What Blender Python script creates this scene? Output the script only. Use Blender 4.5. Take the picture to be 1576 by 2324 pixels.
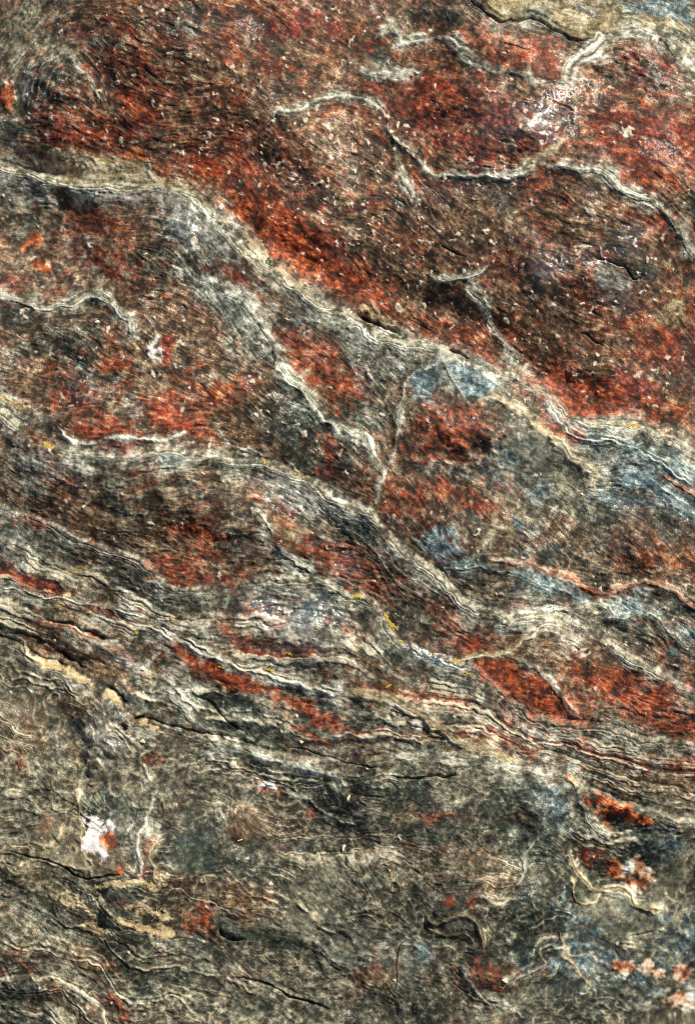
import bpy, math, random
import numpy as np
from mathutils import Vector

for o in list(bpy.data.objects):
    bpy.data.objects.remove(o)
scene = bpy.context.scene
COL = scene.collection
R = math.radians
F = np.float32

# ---------------------------------------------------------------- frame of the rock face
# rock coordinates: u to the right, v down the slope, h out of the rock; 1 unit = 0.5 mm
S = 0.0005
UC, VC = 788.0, 1162.0
SLOPE = R(55)
AX = np.array([1, 0, 0], float)
AV = np.array([0, math.cos(SLOPE), math.sin(SLOPE)])      # up the slope
AN = np.array([0, -math.sin(SLOPE), math.cos(SLOPE)])     # out of the rock
ORG = np.array([0, 0, 1.2])
def world(u, v, h):
    return ORG + S * ((u - UC) * AX - (v - VC) * AV + h * AN)

# ---------------------------------------------------------------- camera
cam_d = bpy.data.cameras.new('camera')
cam = bpy.data.objects.new('camera', cam_d)
COL.objects.link(cam)
cam_d.sensor_fit = 'HORIZONTAL'
cam_d.sensor_width = 24
cam_d.lens = 85
DIST = 1576 * S * 85 / 24
cam.location = Vector(ORG + DIST * AN)
cam.rotation_euler = Vector(-AN).to_track_quat('-Z', 'Y').to_euler()
cam_d.clip_start = 0.05
cam_d.clip_end = 500
cam_d.dof.use_dof = True
cam_d.dof.focus_distance = DIST - 8 * S
cam_d.dof.aperture_fstop = 1.2
scene.camera = cam

# ---------------------------------------------------------------- light
SUN_AZ, SUN_EL = R(38), R(35)          # in the rock's own frame: from upslope towards the right, above the face
sl = (math.cos(SUN_EL) * math.sin(SUN_AZ)) * AX + (math.cos(SUN_EL) * math.cos(SUN_AZ)) * AV + math.sin(SUN_EL) * AN
world_ = bpy.data.worlds.new('World')
scene.world = world_
world_.use_nodes = True
nt = world_.node_tree
sky = nt.nodes.new('ShaderNodeTexSky')
sky.sky_type = 'NISHITA'
sky.sun_disc = False
sky.sun_elevation = math.asin(sl[2])
sky.sun_rotation = math.atan2(sl[0], sl[1])
bg = nt.nodes['Background']
nt.links.new(sky.outputs[0], bg.inputs[0])
bg.inputs[1].default_value = 0.075
sun_d = bpy.data.lights.new('sun', 'SUN')
sun_d.energy = 4.4
sun_d.angle = R(0.5)
sun_d.color = (1.0, 0.965, 0.80)
sun = bpy.data.objects.new('sun', sun_d)
COL.objects.link(sun)
sun.location = Vector(ORG + 3 * sl)
sun.rotation_euler = Vector(sl).to_track_quat('Z', 'Y').to_euler()
vs = scene.view_settings
vs.view_transform = 'Standard'
vs.look = 'None'
vs.exposure = 0.62
vs.gamma = 1
vs.use_curve_mapping = False
scene.cycles.use_denoising = False
scene.cycles.max_bounces = 4
scene.cycles.pixel_filter_type = 'BLACKMAN_HARRIS'
scene.cycles.filter_width = 1.05

# ---------------------------------------------------------------- raster the rock is carved on
Q = 1.75
U0, V0 = -220.0, -220.0
W, HH = 1152, 1580
us = (U0 + Q * np.arange(W)).astype(F)
vs_ = (V0 + Q * np.arange(HH)).astype(F)
X, Y = np.meshgrid(us, vs_)
NP = W * HH
rng = np.random.default_rng(7)

def bspl(n, cells, off):
    t = np.arange(n) / cells + off
    i = np.floor(t).astype(int)
    f = (t - i)
    m = int(i.max()) + 5
    B = np.zeros((n, m), F)
    r = np.arange(n)
    for k, w in enumerate(((1 - f) ** 3 / 6, (3 * f ** 3 - 6 * f ** 2 + 4) / 6, (-3 * f ** 3 + 3 * f ** 2 + 3 * f + 1) / 6, f ** 3 / 6)):
        B[r, i + k] += w
    return B
def noise(scale, sy=None, shape=None, q=Q):
    """smooth unit noise, feature size in rock units"""
    h, w = shape or (HH, W)
    By = bspl(h, (sy or scale) / q, rng.random())
    Bx = bspl(w, scale / q, rng.random())
    L = rng.standard_normal((By.shape[1], Bx.shape[1])).astype(F)
    n = By @ L @ Bx.T
    return (n / n.std()).astype(F)
def fbm(scale, octs, gain=0.55):
    a, t, out = 1.0, 0.0, 0
    for k in range(octs):
        out = out + a * noise(scale / 2 ** k)
        t += a * a
        a *= gain
    return (out / math.sqrt(t)).astype(F)
def sample(A, x, y):
    """bilinear read at rock coordinates"""
    fx = np.clip((x - U0) / Q, 0, W - 1.01); fy = np.clip((y - V0) / Q, 0, HH - 1.01)
    ix = fx.astype(np.int32); iy = fy.astype(np.int32)
    fx -= ix; fy -= iy
    k = iy * W + ix
    a = A.ravel()
    return (a[k] * (1 - fx) + a[k + 1] * fx) * (1 - fy) + (a[k + W] * (1 - fx) + a[k + W + 1] * fx) * fy
def sstep(a, b, x):
    t = np.clip((x - a) / (b - a), 0, 1)
    return t * t * (3 - 2 * t)
def unit(a):
    return ((a - a.mean()) / a.std()).astype(F)
def blur(a, r, n=2):
    """box blur, r cells"""
    r = int(r)
    for _ in range(n):
        for ax in (0, 1):
            p = np.pad(a, [(r + 1, r) if k == ax else (0, 0) for k in (0, 1)], mode='edge')
            c = np.cumsum(p, axis=ax, dtype=np.float64)
            hi = np.take(c, np.arange(2 * r + 1, p.shape[ax]), axis=ax)
            lo = np.take(c, np.arange(0, p.shape[ax] - 2 * r - 1), axis=ax)
            a = ((hi - lo) / (2 * r + 1)).astype(F)
    return a
def spline(pts, n=6):
    P = np.array(pts, float)
    P = np.vstack([2 * P[0] - P[1], P, 2 * P[-1] - P[-2]])
    out = []
    for i in range(1, len(P) - 2):
        for t in np.arange(n) / n:
            a, b, c, d = P[i - 1:i + 3]
            out.append(0.5 * (2 * b + (c - a) * t + (2 * a - 5 * b + 4 * c - d) * t * t + (3 * b - a - 3 * c + d) * t ** 3))
    out.append(P[-2])
    return np.array(out)

# wandering of every traced line
wx = 6 * noise(75) + 3.2 * noise(30) + 2.0 * noise(13) + 1.2 * noise(6)
wy = 6 * noise(75) + 3.2 * noise(30) + 2.0 * noise(13) + 1.2 * noise(6)
XW, YW = X + wx, Y + wy

def line_field(pts, reach, wander=1.0):
    """distance to a traced line, signed (positive upslope of a line drawn left to right), and position along it"""
    P = spline(pts)
    lo = P.min(0) - reach - 25; hi = P.max(0) + reach + 25
    i0 = max(0, int((lo[0] - U0) / Q)); i1 = min(W, int((hi[0] - U0) / Q) + 1)
    j0 = max(0, int((lo[1] - V0) / Q)); j1 = min(HH, int((hi[1] - V0) / Q) + 1)
    sl_ = (slice(j0, j1), slice(i0, i1))
    x = X[sl_] + wander * wx[sl_]; y = Y[sl_] + wander * wy[sl_]
    best = np.full(x.shape, 1e9, F); sg = np.zeros(x.shape, F); tt = np.zeros(x.shape, F)
    n = len(P) - 1
    for k in range(n):
        a, b = P[k], P[k + 1]
        d = b - a; L2 = d @ d
        # only the cells near this piece
        blo = np.minimum(a, b) - reach - 30; bhi = np.maximum(a, b) + reach + 30
        p0 = max(i0, int((blo[0] - U0) / Q)) - i0; p1 = min(i1, int((bhi[0] - U0) / Q) + 1) - i0
        q0 = max(j0, int((blo[1] - V0) / Q)) - j0; q1 = min(j1, int((bhi[1] - V0) / Q) + 1) - j0
        if p1 <= p0 or q1 <= q0: continue
        s2 = (slice(q0, q1), slice(p0, p1))
        rx = x[s2] - F(a[0]); ry = y[s2] - F(a[1])
        t = np.clip((rx * F(d[0]) + ry * F(d[1])) / F(L2), 0, 1)
        ex = rx - t * F(d[0]); ey = ry - t * F(d[1])
        dd = ex * ex + ey * ey
        m = dd < best[s2]
        best[s2][m] = dd[m]
        sg[s2][m] = np.sign(rx * F(d[1]) - ry * F(d[0]))[m]
        tt[s2][m] = ((k + t) / n)[m]
    far = best > 9e8
    sg[far] = 1
    return sl_, np.sqrt(best), sg, tt

# ---------------------------------------------------------------- traced lines
# the beds' upper edges: (points, step height, crest width, reach, dirt in the recess, crest paleness)
E_MAIN = [(-400, 330), (-200, 352), (0, 372), (90, 385), (180, 404), (260, 412), (340, 412), (420, 422), (462, 452), (497, 500), (530, 550), (560, 588), (620, 622), (680, 660), (735, 697), (788, 717), (833, 747), (880, 776), (938, 784), (998, 799), (1050, 827), (1108, 837), (1160, 856), (1205, 880), (1240, 888), (1268, 912), (1290, 938), (1320, 957), (1378, 968), (1438, 970), (1490, 984), (1535, 998), (1600, 1032), (1800, 1110), (1980, 1170)]
E_MID = [(-400, 800), (-150, 868), (0, 937), (50, 967), (100, 1002), (150, 1022), (210, 1030), (270, 1037), (310, 1032), (350, 1022), (410, 1020), (450, 1030), (500, 1042), (550, 1050), (600, 1052), (650, 1067), (700, 1082), (725, 1097), (750, 1122), (790, 1138), (830, 1152), (853, 1180), (888, 1220), (918, 1250), (953, 1272), (988, 1295), (1013, 1330), (1045, 1362), (1100, 1388), (1160, 1400), (1228, 1405), (1283, 1407), (1318, 1420), (1353, 1445), (1393, 1470), (1438, 1500), (1488, 1525), (1538, 1550), (1600, 1580), (1980, 1720)]
E_BAND = [(-400, 1040), (-120, 1110), (0, 1148), (90, 1180), (165, 1218), (240, 1244), (310, 1268), (350, 1300), (390, 1330), (435, 1340), (490, 1338), (540, 1325), (600, 1312), (660, 1310), (720, 1318), (788, 1345), (828, 1360), (856, 1385), (873, 1420), (898, 1460), (948, 1482), (998, 1496), (1060, 1510), (1110, 1545), (1150, 1585), (1200, 1622), (1290, 1645), (1388, 1655), (1450, 1680), (1538, 1692), (1600, 1702), (1980, 1800)]
E_FOLD = [(-400, 1310), (-150, 1390), (0, 1452), (50, 1480), (95, 1505), (130, 1516), (165, 1534), (187, 1546), (210, 1565), (240, 1582), (272, 1608), (290, 1640), (330, 1650), (400, 1662), (470, 1676), (560, 1700), (640, 1722), (700, 1735), (800, 1725), (900, 1722), (1000, 1735), (1100, 1745), (1200, 1752), (1263, 1762), (1320, 1795), (1400, 1822), (1480, 1850), (1600, 1880), (1980, 1960)]
E_FOOT = [(-400, 1850), (-150, 1905), (0, 1958), (60, 1972), (125, 1985), (165, 2002), (220, 2030), (250, 2080), (300, 2110), (380, 2122), (450, 2138), (520, 2172), (560, 2210), (600, 2240), (650, 2265), (700, 2280), (760, 2305), (900, 2345), (1100, 2410), (1980, 2600)]
E_LEDGE = [(880, -420), (960, -200), (1050, -50), (1090, 8), (1130, 40), (1165, 42), (1200, 30), (1250, 52), (1290, 74), (1330, 82), (1380, 68), (1430, 56), (1500, 90), (1540, 122), (1600, 152), (1750, 220), (1980, 300)]
EDGES = [  # pts, step, crest, reach, crevice, crest colour weight, width of crest colour
    (E_MAIN, 32, 7, 190, 8, 1.0, 34), (E_MID, 19, 7, 140, 3, 1.0, 26), (E_BAND, 10, 5, 110, 2, 0.45, 22),
    (E_FOLD, 15, 4, 120, 9, 0.26, 16), (E_FOOT, 7, 3, 80, 5, 0.16, 14), (E_LEDGE, -9, 6, 90, 2, 0.6, 18),
]
# lesser ridges and pale veins: points, half width, strength, height, kind of colour
RIDGES = [
    ([(465, 627), (500, 660), (550, 692), (575, 727), (598, 775), (608, 815)], 17, .9, 7, 'grey'),
    ([(608, 815), (650, 868), (690, 905), (730, 950), (788, 975), (833, 992)], 9, .9, 8, 'grey'),
    ([(833, 992), (853, 1032), (872, 1067), (866, 1110), (850, 1150)], 5, .8, 4, 'pale'),
    ([(-60, 640), (0, 667), (35, 685), (95, 695), (140, 687), (175, 675), (210, 667), (250, 687), (275, 712), (290, 737), (300, 770)], 8, .85, 7, 'pale'),
    ([(610, 302), (622, 262), (665, 255), (715, 235), (780, 215), (830, 225), (860, 250), (882, 290), (905, 320), (940, 352), (965, 376), (1000, 390), (1040, 396), (1100, 405), (1150, 415), (1190, 405), (1225, 376)], 8, .5, 4, 'grey'),
    ([(850, 205), (872, 250), (893, 300), (905, 360), (930, 420), (950, 470)], 7, .45, 3, 'grey'),
    ([(1190, 402), (1225, 362), (1278, 320)], 6, .95, 5, 'beige'),
    ([(1225, 377), (1300, 388), (1350, 400), (1400, 430), (1460, 455), (1500, 490), (1530, 525), (1585, 575), (1750, 690)], 12, .9, 9, 'grey'),
    ([(880, 20), (900, 50), (908, 90)], 7, .6, 3, 'pale'),
    ([(845, 66), (880, 50), (905, 62), (950, 72), (990, 80), (1040, 120), (1070, 145), (1120, 160), (1180, 175), (1250, 190), (1270, 180)], 8, .85, 7, 'grey'),
    ([(1270, 182), (1290, 142), (1330, 106), (1385, 74)], 14, .9, 6, 'pale'),
    ([(1380, 74), (1430, 64), (1480, 88), (1520, 120), (1590, 158), (1700, 190)], 11, .75, 6, 'grey'),
    ([(820, 152), (870, 148), (910, 160), (955, 152)], 10, .75, 3, 'grey'),
    ([(50, 250), (78, 168), (122, 110), (165, 123), (180, 150), (205, 158), (218, 200), (232, 256)], 3.2, .75, 3, 'pale'),
    ([(953, 622), (1023, 642), (1053, 642), (1078, 632), (1098, 617)], 4, .75, 4, 'pale'),
    ([(1058, 652), (1078, 682), (1103, 732), (1138, 787), (1168, 817), (1198, 842), (1228, 847)], 8, .65, 5, 'grey'),
    ([(953, 836), (918, 862), (908, 917), (908, 967), (897, 1020), (880, 1070)], 6, .38, 3, 'pale'),
    ([(1003, 837), (1018, 867), (1038, 897), (1058, 922)], 3, .85, 3, 'pale'),
    ([(1062, 918), (1080, 906), (1108, 902), (1148, 917), (1188, 942), (1228, 972), (1263, 1002), (1285, 1034), (1318, 1057), (1380, 1090)], 9, .9, 8, 'beige'),
    ([(940, 850), (990, 832), (1060, 838), (1100, 850), (1130, 880), (1170, 920)], 6, .5, 3, 'grey'),
    ([(1230, 900), (1262, 945), (1300, 985), (1345, 1005), (1420, 1010), (1500, 1050), (1590, 1110)], 10, .75, 5, 'blue'),
    ([(125, 962), (160, 1005), (200, 1012), (240, 1002), (280, 992), (320, 997), (380, 1000), (415, 985), (440, 972)], 4.5, .8, 4, 'pale'),
    ([(495, 957), (510, 992), (530, 1012), (565, 1022), (595, 1042)], 3.5, .75, 3, 'pale'),
    ([(330, 730), (348, 760), (338, 790), (345, 812), (368, 812)], 3.5, .7, 3, 'pale'),
    ([(1108, 1262), (1163, 1275), (1213, 1285), (1238, 1300), (1278, 1315), (1318, 1330), (1353, 1340), (1388, 1342), (1438, 1337), (1488, 1345), (1523, 1356), (1560, 1386), (1650, 1450)], 5, .95, 5, 'pink'),
    ([(1000, 1290), (1018, 1285), (1088, 1285), (1148, 1295), (1203, 1310), (1240, 1330), (1300, 1352), (1345, 1355)], 11, .7, 5, 'blue'),
    ([(1180, 1392), (1258, 1390), (1310, 1378), (1345, 1368), (1372, 1376), (1390, 1396), (1433, 1405), (1478, 1405), (1505, 1432), (1530, 1462), (1590, 1495), (1700, 1540)], 8, .75, 7, 'pale'),
    ([(1158, 1428), (1180, 1406), (1228, 1402), (1290, 1404)], 4, .7, 3, 'beige'),
    ([(1033, 1495), (1073, 1487), (1113, 1485), (1148, 1480), (1175, 1468), (1230, 1430), (1290, 1418)], 5, .85, 5, 'beige'),
    ([(1168, 1490), (1213, 1515), (1248, 1550), (1273, 1585), (1298, 1615), (1315, 1632)], 6, .75, 5, 'grey'),
    ([(1503, 1076), (1540, 1100), (1580, 1130), (1680, 1190)], 4, .9, 4, 'pink'),
    ([(1400, 1060), (1470, 1090), (1520, 1130), (1590, 1175)], 12, .7, 6, 'blue'),
    ([(788, 1565), (838, 1570), (888, 1585), (928, 1610), (978, 1640), (1013, 1665), (1048, 1690), (1088, 1705), (1180, 1725)], 9, .75, 6, 'beige'),
    ([(365, 1556), (415, 1600), (450, 1635), (490, 1660), (512, 1688), (560, 1700)], 12, .75, 6, 'grey'),
    ([(50, 1455), (53, 1472), (65, 1492), (95, 1506)], 4, .85, 3, 'beige'),
    ([(575, 1150), (600, 1190), (612, 1235), (640, 1262), (700, 1300), (740, 1330)], 10, .7, 5, 'grey'),
    ([(740, 1135), (790, 1150), (850, 1165)], 7, .8, 3, 'pale'),
    ([(65, 1920), (100, 1927), (125, 1922), (145, 1885), (165, 1845), (185, 1820)], 3, .75, 4, 'beige'),
    ([(65, 1955), (125, 1970), (170, 1975), (212, 1970), (190, 1940), (183, 1895), (187, 1825), (180, 1770)], 3, .8, 4, 'beige'),
    ([(300, 1700), (330, 1750), (345, 1800), (330, 1850), (318, 1900), (330, 1960), (326, 1990)], 7, .6, 5, 'pale'),
    ([(190, 1640), (215, 1690), (195, 1740), (180, 1780)], 5, .55, 4, 'pale'),
    ([(370, 1900), (352, 1930), (360, 1970), (368, 2000)], 5, .8, 3, 'beige'),
    ([(1263, 1755), (1308, 1790), (1328, 1835), (1353, 1875), (1390, 1910)], 11, .75, 8, 'grey'),
    ([(1300, 1930), (1306, 1968), (1323, 2005), (1343, 2035), (1378, 2035), (1418, 2035), (1443, 2050), (1463, 2080), (1498, 2090), (1540, 2078)], 5.5, .95, 7, 'beige'),
    ([(1298, 2005), (1303, 2045), (1318, 2070), (1343, 2070), (1366, 2048)], 4, .7, 4, 'beige'),
    ([(955, 2068), (978, 2095), (1003, 2095), (1023, 2080), (1053, 2077), (1078, 2095), (1092, 2125), (1100, 2170)], 4, .9, 5, 'beige'),
    ([(960, 2110), (990, 2130), (1040, 2130), (1070, 2150)], 3.5, .7, 3, 'beige'),
    ([(1048, 2190), (1063, 2225), (1088, 2260), (1128, 2290), (1200, 2330)], 5, .75, 5, 'pale'),
    ([(1260, 2140), (1275, 2175), (1310, 2210), (1360, 2260)], 4, .75, 4, 'beige'),
    ([(670, 2055), (700, 2070), (722, 2090), (740, 2115), (772, 2125)], 3, .8, 4, 'beige'),
    ([(900, 1720), (1000, 1722), (1100, 1735), (1180, 1745), (1262, 1758)], 9, .6, 4, 'pale'),
    ([(560, 1705), (640, 1735), (720, 1760), (790, 1790)], 6, .55, 4, 'pale'),
    ([(0, 1330), (80, 1342), (160, 1350), (250, 1372), (330, 1400)], 8, .5, 4, 'grey'),
    ([(310, 1420), (420, 1470), (500, 1500), (600, 1530), (700, 1555), (790, 1570)], 8, .6, 5, 'pale'),
    ([(1150, 2030), (1180, 1990), (1190, 1940), (1230, 1900)], 6, .45, 4, 'pale'),
    ([(640, 1800), (700, 1830), (740, 1870), (800, 1880)], 4, .5, 3, 'pale'),
]
# open cracks: points, half width, depth
CRACKS = [
    ([(1333, 592), (1370, 596), (1413, 602), (1433, 620), (1463, 607)], 2.2, 11), ([(1318, 757), (1340, 770), (1370, 787)], 2.2, 10),
    ([(800, 712), (850, 735), (878, 752), (905, 768)], 4, 18), ([(1010, 802), (1035, 815), (1058, 830)], 3.5, 16),
    ([(272, 1640), (280, 1652), (277, 1662)], 4.5, 26), ([(296, 1637), (310, 1631), (322, 1630)], 3.5, 22),
    ([(318, 1638), (350, 1648), (400, 1657), (455, 1662), (500, 1672)], 2.6, 12),
    ([(0, 1938), (65, 1955), (125, 1966), (165, 1986), (210, 1996), (262, 1987), (292, 1982)], 2.4, 12),
    ([(525, 2225), (600, 2245), (650, 2270), (700, 2281), (755, 2306)], 3, 15), ([(210, 1440), (228, 1446), (240, 1455)], 4, 18),
    ([(600, 803), (612, 815), (604, 828)], 2, 9), ([(222, 2040), (234, 2044)], 4, 14), ([(222, 2112), (236, 2126)], 5, 14),
    ([(320, 52), (345, 40)], 1.8, 8), ([(1438, 2150), (1500, 2137)], 2, 8), ([(600, 300), (612, 292), (622, 265)], 2, 7),
    ([(650, 1700), (760, 1725), (870, 1740)], 2, 7), ([(880, 1760), (980, 1770), (1040, 1762)], 3, 10),
    ([(505, 2110), (513, 2125), (530, 2136), (555, 2138)], 4, 14), ([(60, 1440), (110, 1462), (165, 1500), (200, 1530)], 3.5, 12),
    ([(100, 1400), (170, 1420), (230, 1440)], 3, 10), ([(230, 1560), (262, 1580), (280, 1600)], 3, 12), ([(430, 1570), (480, 1600), (520, 1640), (560, 1670)], 3, 10),
    ([(1130, 95), (1200, 120)], 1.6, 5), ([(1240, 230), (1300, 262)], 1.8, 6), ([(1000, 560), (1050, 590)], 1.6, 6),
]

# ---------------------------------------------------------------- foliation direction
g = 16.0
cw, ch = int(W * Q / g) + 2, int(HH * Q / g) + 2
CX, CY = np.meshgrid(U0 + g * np.arange(cw), V0 + g * np.arange(ch))
c2 = np.zeros_like(CX); s2 = np.zeros_like(CX); wt = np.zeros_like(CX)
def addflow(P, sig, w):
    global c2, s2, wt
    for a, b in zip(P[:-1], P[1:]):
        m = (a + b) / 2; th = math.atan2(b[1] - a[1], b[0] - a[0]); L = np.linalg.norm(b - a)
        e = w * L / 20 * np.exp(-((CX - m[0]) ** 2 + (CY - m[1]) ** 2) / (2 * sig * sig))
        c2 += e * math.cos(2 * th); s2 += e * math.sin(2 * th); wt += e
for E in EDGES: addflow(spline(E[0], 3), 75, 1.0)
for r in RIDGES:
    addflow(spline(r[0], 2), 28, 0.9)
# bulk directions: (u, v, degrees down to the right, reach)
for (a, b, th, sg) in [(300, 200, 22, 260), (700, 150, 20, 250), (1100, 300, 30, 250), (1450, 300, 25, 200), (700, 500, 38, 180), (1000, 600, 35, 230), (1400, 700, 28, 220),
                       (200, 560, 12, 170), (200, 850, 32, 200), (480, 800, 30, 150), (480, 900, -35, 60), (650, 950, 30, 120), (1000, 1080, 12, 120), (1250, 1100, 30, 170), (300, 1120, 12, 200),
                       (600, 1150, 25, 120), (150, 1300, 15, 150), (500, 1440, 18, 200), (850, 1540, 15, 200), (1200, 1680, 12, 200), (1400, 1600, 22, 140),
                       (1050, 1400, 8, 90), (100, 1620, 40, 100), (250, 1760, 75, 110), (480, 1850, 60, 140), (700, 1850, 30, 150), (1050, 1900, 25, 180), (1200, 2000, 80, 120),
                       (150, 2150, 38, 180), (600, 2230, 22, 150), (1000, 2250, 15, 150), (1350, 2150, 40, 150), (450, 2080, 70, 100), (60, 80, -55, 110), (1480, 60, 25, 120)]:
    e = 1.4 * np.exp(-((CX - a) ** 2 + (CY - b) ** 2) / (2 * sg * sg))
    c2 += e * math.cos(2 * R(th)); s2 += e * math.sin(2 * R(th)); wt += e
c2 += 0.02 * math.cos(R(40)); s2 += 0.02 * math.sin(R(40))
def up(A):
    fx = (X[0] - U0) / g; fy = (Y[:, 0] - V0) / g
    ix = fx.astype(int); iy = fy.astype(int); fx = (fx - ix).astype(F); fy = (fy - iy).astype(F)
    A = A.astype(F)
    Ax = A[:, ix] * (1 - fx) + A[:, ix + 1] * fx
    return Ax[iy] * (1 - fy)[:, None] + Ax[iy + 1] * fy[:, None]
theta = 0.5 * np.arctan2(up(s2), up(c2)).astype(F)

# regions between the bed edges
def yof(E):
    P = spline(E); o = np.argsort(P[:, 0])
    return np.interp(XW[0] * 0 + us, P[o, 0], P[o, 1]).astype(F)
YB = [yof(E) for E in (E_MAIN, E_MID, E_BAND, E_FOLD, E_FOOT)]
YB[1] = np.maximum(YB[1], YB[0] + 20); YB[2] = np.maximum(YB[2], YB[1] + 12); YB[3] = np.maximum(YB[3], YB[2] + 12); YB[4] = np.maximum(YB[4], YB[3] + 12)
YD = Y + wy * 0.9
bed = np.zeros((HH, W), np.int8)
for yb in YB: bed += (YD > yb[None, :])
P = spline(E_LEDGE)
yl = np.interp(us, P[:, 0], P[:, 1], left=-9999).astype(F)
ledge = YD < yl[None, :]
fold = sstep(-20, 120, Y - YB[3][None, :]) * (1 - .75 * np.exp(-((X - 120) / 380) ** 2 - ((Y - 2190) / 170) ** 2)) * (1 - .7 * np.exp(-((X - 560) / 250) ** 2 - ((Y - 2240) / 80) ** 2)) * (1 - .7 * np.exp(-((X - 720) / 130) ** 2 - ((Y - 2070) / 90) ** 2))          # how folded the foliation is
theta += (0.14 + 0.5 * fold) * noise(80) + (0.12 + 0.25 * fold) * noise(30) + 0.16 * noise(12)
CT, ST = np.cos(theta), np.sin(theta)

def lic(tex, n, st=1.0):
    """smear a noise along the foliation; works at the noise's own (coarser) resolution"""
    h, w = tex.shape
    ds = int(round(W / w))
    t = tex.ravel(); acc = tex.copy().ravel()
    ct, s_ = np.ascontiguousarray(CT[::ds, ::ds]).ravel(), np.ascontiguousarray(ST[::ds, ::ds]).ravel()
    gx, gy = np.meshgrid(np.arange(w, dtype=F), np.arange(h, dtype=F))
    for sg in (1, -1):
        px, py = gx.ravel().copy(), gy.ravel().copy()
        dx, dy = F(sg * st) * ct, F(sg * st) * s_
        for k in range(n):
            px += dx; py += dy
            np.clip(px, 0, w - 1.51, out=px); np.clip(py, 0, h - 1.51, out=py)
            i = (py + F(.5)).astype(np.int32) * w + (px + F(.5)).astype(np.int32)
            acc += F(1 - (k + 1) / (n + 1)) * t[i]
            if k % 3 == 2:
                nx, ny = ct[i], s_[i]
                f = np.copysign(F(st), nx * dx + ny * dy)
                dx, dy = nx * f, ny * f
    a = acc.reshape(h, w)
    if ds > 1:
        a = grow(a, ds)
    return unit(a)
def grow(a, ds):
    h, w = a.shape
    fx = np.minimum(np.arange(W) / ds, w - 1.001); fy = np.minimum(np.arange(HH) / ds, h - 1.001)
    ix = fx.astype(int); iy = fy.astype(int); fx = (fx - ix).astype(F); fy = (fy - iy).astype(F)[:, None]
    ax = a[:, ix] * (1 - fx) + a[:, ix + 1] * fx
    return ax[iy] * (1 - fy) + ax[iy + 1] * fy
def lnoise(scale, n, st, ds):
    """foliated noise, coarse"""
    return lic(noise(scale, shape=(-(-HH // ds), -(-W // ds)), q=Q * ds), n, st)
wn = lambda: rng.standard_normal((HH, W)).astype(F)
g1 = lic(wn(), 8)
g2 = lic(unit(blur(wn(), 1, 1)), 11)
g3 = lnoise(7, 7, 1.0, 2)
g4 = lnoise(20, 8, 1.2, 4)
n1 = wn(); n2 = noise(4.5); n3 = noise(10); n4 = noise(24); n5 = noise(55)
fib = unit(1.0 * g1 + 1.0 * g2 + 0.5 * g3)         # the fibrous grain

# laminae: a coordinate that runs across the beds, bent along their edges and buckled where the rock is folded
knots = [np.full(W, V0 - 40, F)] + YB + [np.full(W, V0 + Q * HH + 400, F)]
means = [V0 - 40] + [float(np.mean(y)) for y in YB] + [V0 + Q * HH + 400]
phi = np.zeros((HH, W), F)
for k in range(6):
    a, b = knots[k][None, :], knots[k + 1][None, :]
    m = (YD >= a) & (YD < b)
    phi = np.where(m, means[k] + (YD - a) / (b - a) * (means[k + 1] - means[k]), phi)
buckle = fold * (26 * noise(180) + 17 * noise(90) + 7 * noise(38)) + (1 - fold) * (6 * noise(220, 90) + 2.5 * noise(70, 26))
phi = (phi + buckle + (1.2 + 1.8 * fold) * noise(26, 14) + .9 * noise(12, 8)).astype(F)
TAB = [rng.standard_normal(4096).astype(F) for _ in range(4)]
def lam1d(x, step, k):
    t = x / step + 1500; i = np.floor(t); f = (t - i).astype(F); f = f * f * (3 - 2 * f); i = i.astype(np.int32) % 4095
    return TAB[k][i] * (1 - f) + TAB[k][i + 1] * f
plate = np.zeros((HH, W), F)       # smooth worn flakes
for (cx, cy, rx, ry, an) in [(720, 2050, 78, 66, 10), (150, 1935, 75, 48, 10), (545, 1875, 44, 36, 0), (1040, 2105, 48, 24, 0), (1015, 2045, 44, 34, 10), (800, 2130, 60, 50, 0), (1400, 2105, 100, 40, 10), (250, 1950, 46, 40, 0), (1330, 2020, 32, 40, 0), (110, 1885, 46, 36, -30), (1100, 2225, 46, 38, 20), (880, 2200, 60, 36, 0), (1540, 2040, 44, 80, 0), (450, 1935, 70, 55, 30), (655, 1225, 56, 46, 20), (1230, 1040, 100, 50, 30), (60, 1620, 90, 40, 20), (620, 2120, 70, 30, 10)]:
    c, s_ = math.cos(R(an)), math.sin(R(an)); x = X + 1.5 * wx - cx; y = Y + 1.5 * wy - cy
    plate = np.maximum(plate, np.clip(1.5 - np.sqrt(((c * x + s_ * y) / rx) ** 2 + ((-s_ * x + c * y) / ry) ** 2), 0, 1))
plate = sstep(.25, .75, plate)
lam = .75 * lam1d(phi, 3.2, 0) + .75 * lam1d(phi, 7.5, 1) + .5 * lam1d(phi, 19, 2)
lamw = np.where(bed == 3, .85, np.where(bed == 4, .6, np.where(bed == 5, .7, np.where(bed == 2, .3, .12)))).astype(F)
lamw = blur(lamw, 8, 2) * (1 - .75 * plate) * (1 - fold * .75 * sstep(-.3, .9, noise(120) + .4 * noise(40)))

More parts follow.
